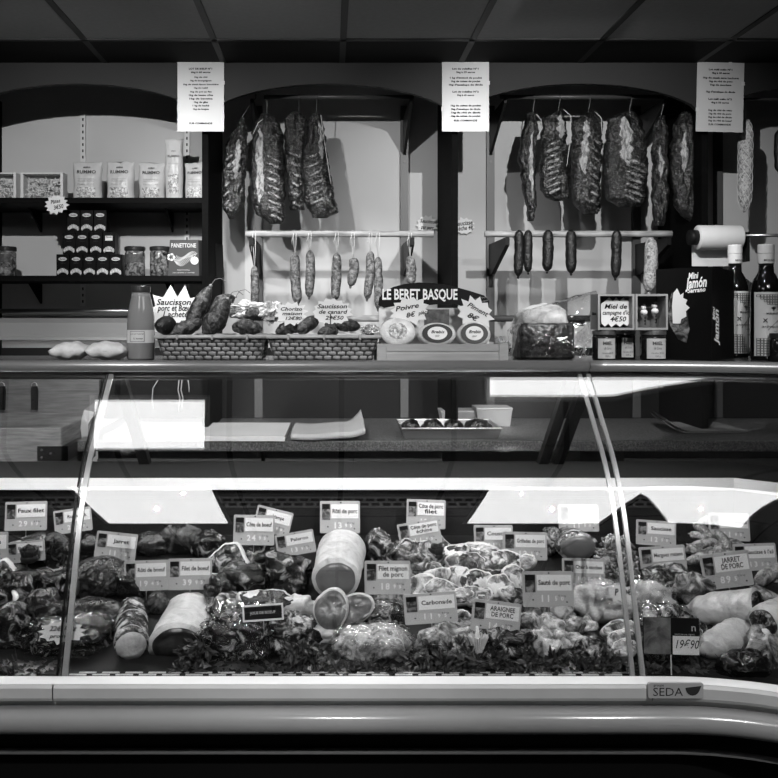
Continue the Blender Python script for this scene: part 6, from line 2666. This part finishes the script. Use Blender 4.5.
TAGS = [
    (26, 516, 42, 28, 1.5, 2.555, ['Faux filet'], '2953', 'price tag reading Faux filet, upright at the back left'),
    (73, 520.5, 38, 23, 8, 2.555, ['Rumsteck'], '2190', 'tilted price tag behind the first pane strip reading Rumsteck'),
    (-14, 548, 44, 30, 2, 2.45, ['Bavette'], '1990', 'price tag cut off by the left edge of the photo'),
    (26, 551.5, 38, 20, 6, 2.425, ['Basse côte'], '1495', 'low price tag half covered by the dark rosette at the far left'),
    (116, 546, 41, 26, -6, 2.47, ['Jarret'], '1175', 'price tag leaning clockwise reading Jarret, right of the first pane strip'),
    (146, 575.5, 44, 29, 2, 2.335, ['Rôti de boeuf'], '1945', 'price tag reading Rôti de boeuf, touching the Filet de boeuf tag'),
    (190, 574, 44, 30, 1, 2.34, ['Filet de boeuf'], '3995', 'price tag reading Filet de boeuf above the fat-covered roast'),
    (254, 530, 41, 29, -1, 2.50, ['Côte de boeuf'], '2495', 'price tag reading Côte de boeuf, in front of the Hampe tag'),
    (273, 521, 37, 24, -14, 2.545, ['Hampe'], '1690', 'price tag leaning to the right, mostly hidden behind the Côte de boeuf tag'),
    (295.5, 543.5, 39, 22, 10, 2.44, ['Paleron'], '1395', 'price tag reading Paleron, tilted up to the right'),
    (340, 517, 40, 31, 0, 2.60, ['Rôti de porc'], '1395', 'price tag reading Rôti de porc, behind the pork loin'),
    (387.5, 577.5, 46, 32, 0, 2.28, ['Filet mignon', 'de porc'], '1895', 'price tag reading Filet mignon de porc, right of the pork loin'),
    (426, 514, 39, 28, -2, 2.575, ['Côte de porc', 'filet'], '1250', 'price tag reading Côte de porc filet, rearmost of the chop tags'),
    (419.5, 533.5, 42, 24, 10, 2.50, ['Côte de porc', 'échine'], '1195', 'price tag reading Côte de porc échine, tilted in front of the filet tag'),
    (430.5, 608, 53, 29, 4, 2.15, ['Carbonade'], '1195', 'price tag reading Carbonade at the front middle'),
    (496, 617.5, 49, 31, -7, 2.125, ['ARAIGNEE', 'DE PORC'], '1490', 'price tag reading ARAIGNEE DE PORC, leaning clockwise at the front'),
    (493.5, 538.5, 39, 26, 0, 2.50, ['Coustille'], '1150', 'price tag reading Coustille, behind the Grillades tag'),
    (525, 546, 44, 27, -1, 2.45, ['Grillades de porc'], '1250', 'price tag reading Grillades de porc'),
    (548, 589, 51, 34, 0, 2.235, ['Sauté de porc'], '1150', 'price tag reading Sauté de porc above the diced chunks'),
    (578.5, 518, 40, 26, 0, 2.60, ['Rôti échine'], '1150', 'price tag behind the short round roast, half lost in the lamp reflection'),
    (583.5, 572, 43, 26, -2, 2.33, ['Chair à saucisse'], '1095', 'price tag reading Chair à saucisse'),
    (656, 533, 40, 24, -4, 2.55, ['Saucisse'], '1250', 'price tag reading Saucisse, just right of the second pane strip'),
    (663, 560, 46, 27, 4, 2.44, ['Merguez maison'], '1450', 'price tag reading Merguez maison'),
    (729, 527, 41, 27, -1, 2.58, ['Chipolatas'], '1195', 'price tag at the back right partly veiled by the lamp reflection'),
    (755, 557, 43, 26, 2, 2.45, ['Saucisse à l\'ail'], '1350', 'pale price tag near the right edge reading Saucisse à l\'ail'),
    (726.5, 570, 49, 34, 7, 2.36, ['JARRET', 'DE PORC'], '895', 'price tag reading JARRET DE PORC above the big shank'),
]
for a in TAGS:
    price_tag(*a)

# black slate label
Y = 2.085
t = thing('slate_label', 'black label card with a white border reading JOUE DE BOEUF', 'price tag', W(263, 612.5, Y), (-.2, -math.radians(4), 0))
w, h = S(41, Y), S(16, Y)
bm = BM()
box(bm, (0, 0, 0), (w, .002, h))
obj('border', bm, PAPER, t)
bm = BM()
box(bm, (0, -.0013, 0), (w * .91, .001, h * .76))
obj('panel', bm, mat('slate_black', .012, .5), t)
bm = BM()
text(bm, 'JOUE DE BOEUF', 0, 0, h * .24, -.0023, width=w * .62, bold=.01)
obj('lettering', bm, mat('pale_print', .55, .5), t)
bm = BM()
tube(bm, [(0, .002, -h * .4), (0, .003, -h * .5 - .03)], .0012, 6)
obj('pick', bm, m_pick, t)

# picture card with the handwritten price
Y = 2.05
t = thing('picture_card', 'picture card on a stick with a white price slip reading 19€90', 'price tag', W(671, 636, Y), (-.08, math.radians(1.5), 0))
w, h = S(56, Y), S(36, Y)
bm = BM()
box(bm, (0, 0, 0), (w, .002, h))
obj('card', bm, BLACK, t)
bm = BM()
box(bm, (-.25 * w, -.0014, 0), (.48 * w, .0008, h * .98))
obj('food_picture', bm, meat('photo_print', .02, .08, .22, .42, .66, 28, 1, .4, 0), t)
bm = BM()
box(bm, (.26 * w, -.0018, -.24 * h), (.47 * w, .0016, .50 * h))
sl = obj('price_slip', bm, PAPER, t)
bm = BM()
text(bm, '19€90', .26 * w, -.22 * h, .34 * h, -.0030, shear=.3, width=.42 * w, bold=.005)
obj('price_lettering', bm, INK, sl)
bm = BM()
text(bm, 'n', .40 * w, .24 * h, .3 * h, -.0016)
text(bm, 'viande de nos régions', .24 * w, .06 * h, .06 * h, -.0016, width=.36 * w)
obj('card_lettering', bm, mat('pale_print', .55, .5), t)
bm = BM()
tube(bm, [(0.0, .002, -h * .4), (.002, .002, -h * .5 - .065)], .0016, 6)
obj('stick', bm, mat('pale_stick', .55, .5), t)
PANELS = [(-1.13, -.52, .14, 1.14, 4.4, 'left square ceiling light panel over the customer side'),
          (.70, 1.37, .14, 1.14, 4.4, 'right square ceiling light panel over the customer side'),
          (-.94, -.50, 2.09, 2.35, 4.4, 'left narrow ceiling light panel above the counter'),
          (.64, 1.24, 2.37, 2.50, 4.4, 'right narrow ceiling light panel above the counter')]
SPOTS = [(.68, 1.90, 2.37, .98, 3.8, 1.60, 95, 74, .8, .006),
         (-.40, 1.90, 2.37, -.02, 3.8, 1.60, 60, 66, .8, .006),
         (-.80, 1.80, 2.37, -1.0, 3.8, 1.60, 85, 66, .8, .006),
         (-.82, .60, 2.37, -.55, 2.35, .80, 105, 52, .6, .006),  # this and the next: unseen spots added to front-light meat and tags
         (1.05, .60, 2.37, .55, 2.35, .80, 105, 52, .6, .006),
         (-.35, 2.55, 2.37, -.20, 3.45, 1.0, 60, 80, .6, .03),  # this and the next: unseen spots added to lift the dark worktop
         (.75, 2.55, 2.37, .85, 3.45, 1.0, 18, 80, .6, .03),
         (-.65, 1.0, 2.37, -.40, 2.62, 1.42, 36, 44, .5, .006),  # this and the next: unseen spots added to brighten the counter goods
         (.85, 1.0, 2.37, .70, 2.62, 1.42, 44, 44, .5, .006)]
# ================================================================ light
def panel(x0, x1, y0, y1, st, label):
    t = thing('ceiling_light', label, 'ceiling light', ((x0 + x1) / 2, (y0 + y1) / 2, CEIL - 0.006))
    w, h = x1 - x0, y1 - y0
    bm = BM()
    for c, s in (((0, -h / 2 - .01, 0), (w + .04, .02, .01)), ((0, h / 2 + .01, 0), (w + .04, .02, .01)), ((-w / 2 - .01, 0, 0), (.02, h, .01)), ((w / 2 + .01, 0, 0), (.02, h, .01))):
        box(bm, c, s)
    obj('frame', bm, m_enamel, t)
    bm = BM()
    box(bm, (0, 0, 0.0015), (w, h, 0.004))
    obj('diffuser', bm, emit('panel_glow_%s' % st, st), t)


for a in PANELS:
    panel(*a)


def spot(x, y, z, tx, ty, tz, e, size=85, blend=0.5, rad=0.02):
    l = bpy.data.lights.new('spot_lamp', 'SPOT')
    l.energy = e
    l.spot_size = math.radians(size)
    l.spot_blend = blend
    l.shadow_soft_size = rad
    o = bpy.data.objects.new('spot_lamp', l)
    C.objects.link(o)
    o.location = (x, y, z)
    o.rotation_euler = (Vector((tx, ty, tz)) - Vector((x, y, z))).to_track_quat('-Z', 'Y').to_euler()
    return o


for a in SPOTS:
    spot(*a)

w = bpy.data.worlds.new('world')
bpy.context.scene.world = w
w.use_nodes = True
w.node_tree.nodes['Background'].inputs['Color'].default_value = gray(1)
w.node_tree.nodes['Background'].inputs['Strength'].default_value = 0.004

cam = bpy.data.cameras.new('camera')
cam.sensor_width = 36.0
cam.lens = 36.0 * F / 778
cam.shift_x = (389 - CX) / 778
cam.shift_y = -(389 - CY) / 778
cam.clip_start = 0.05
co = bpy.data.objects.new('camera', cam)
C.objects.link(co)
co.location = (0, 0, EYE)
co.rotation_euler = (PI / 2, 0, 0)
sc = bpy.context.scene
sc.camera = co
sc.view_settings.view_transform = 'Standard'
sc.view_settings.look = 'None'
sc.view_settings.exposure = 0.0
sc.view_settings.gamma = 1.0
sc.cycles.max_bounces = 6
sc.cycles.transparent_max_bounces = 24
sc.cycles.sample_clamp_indirect = 4.0
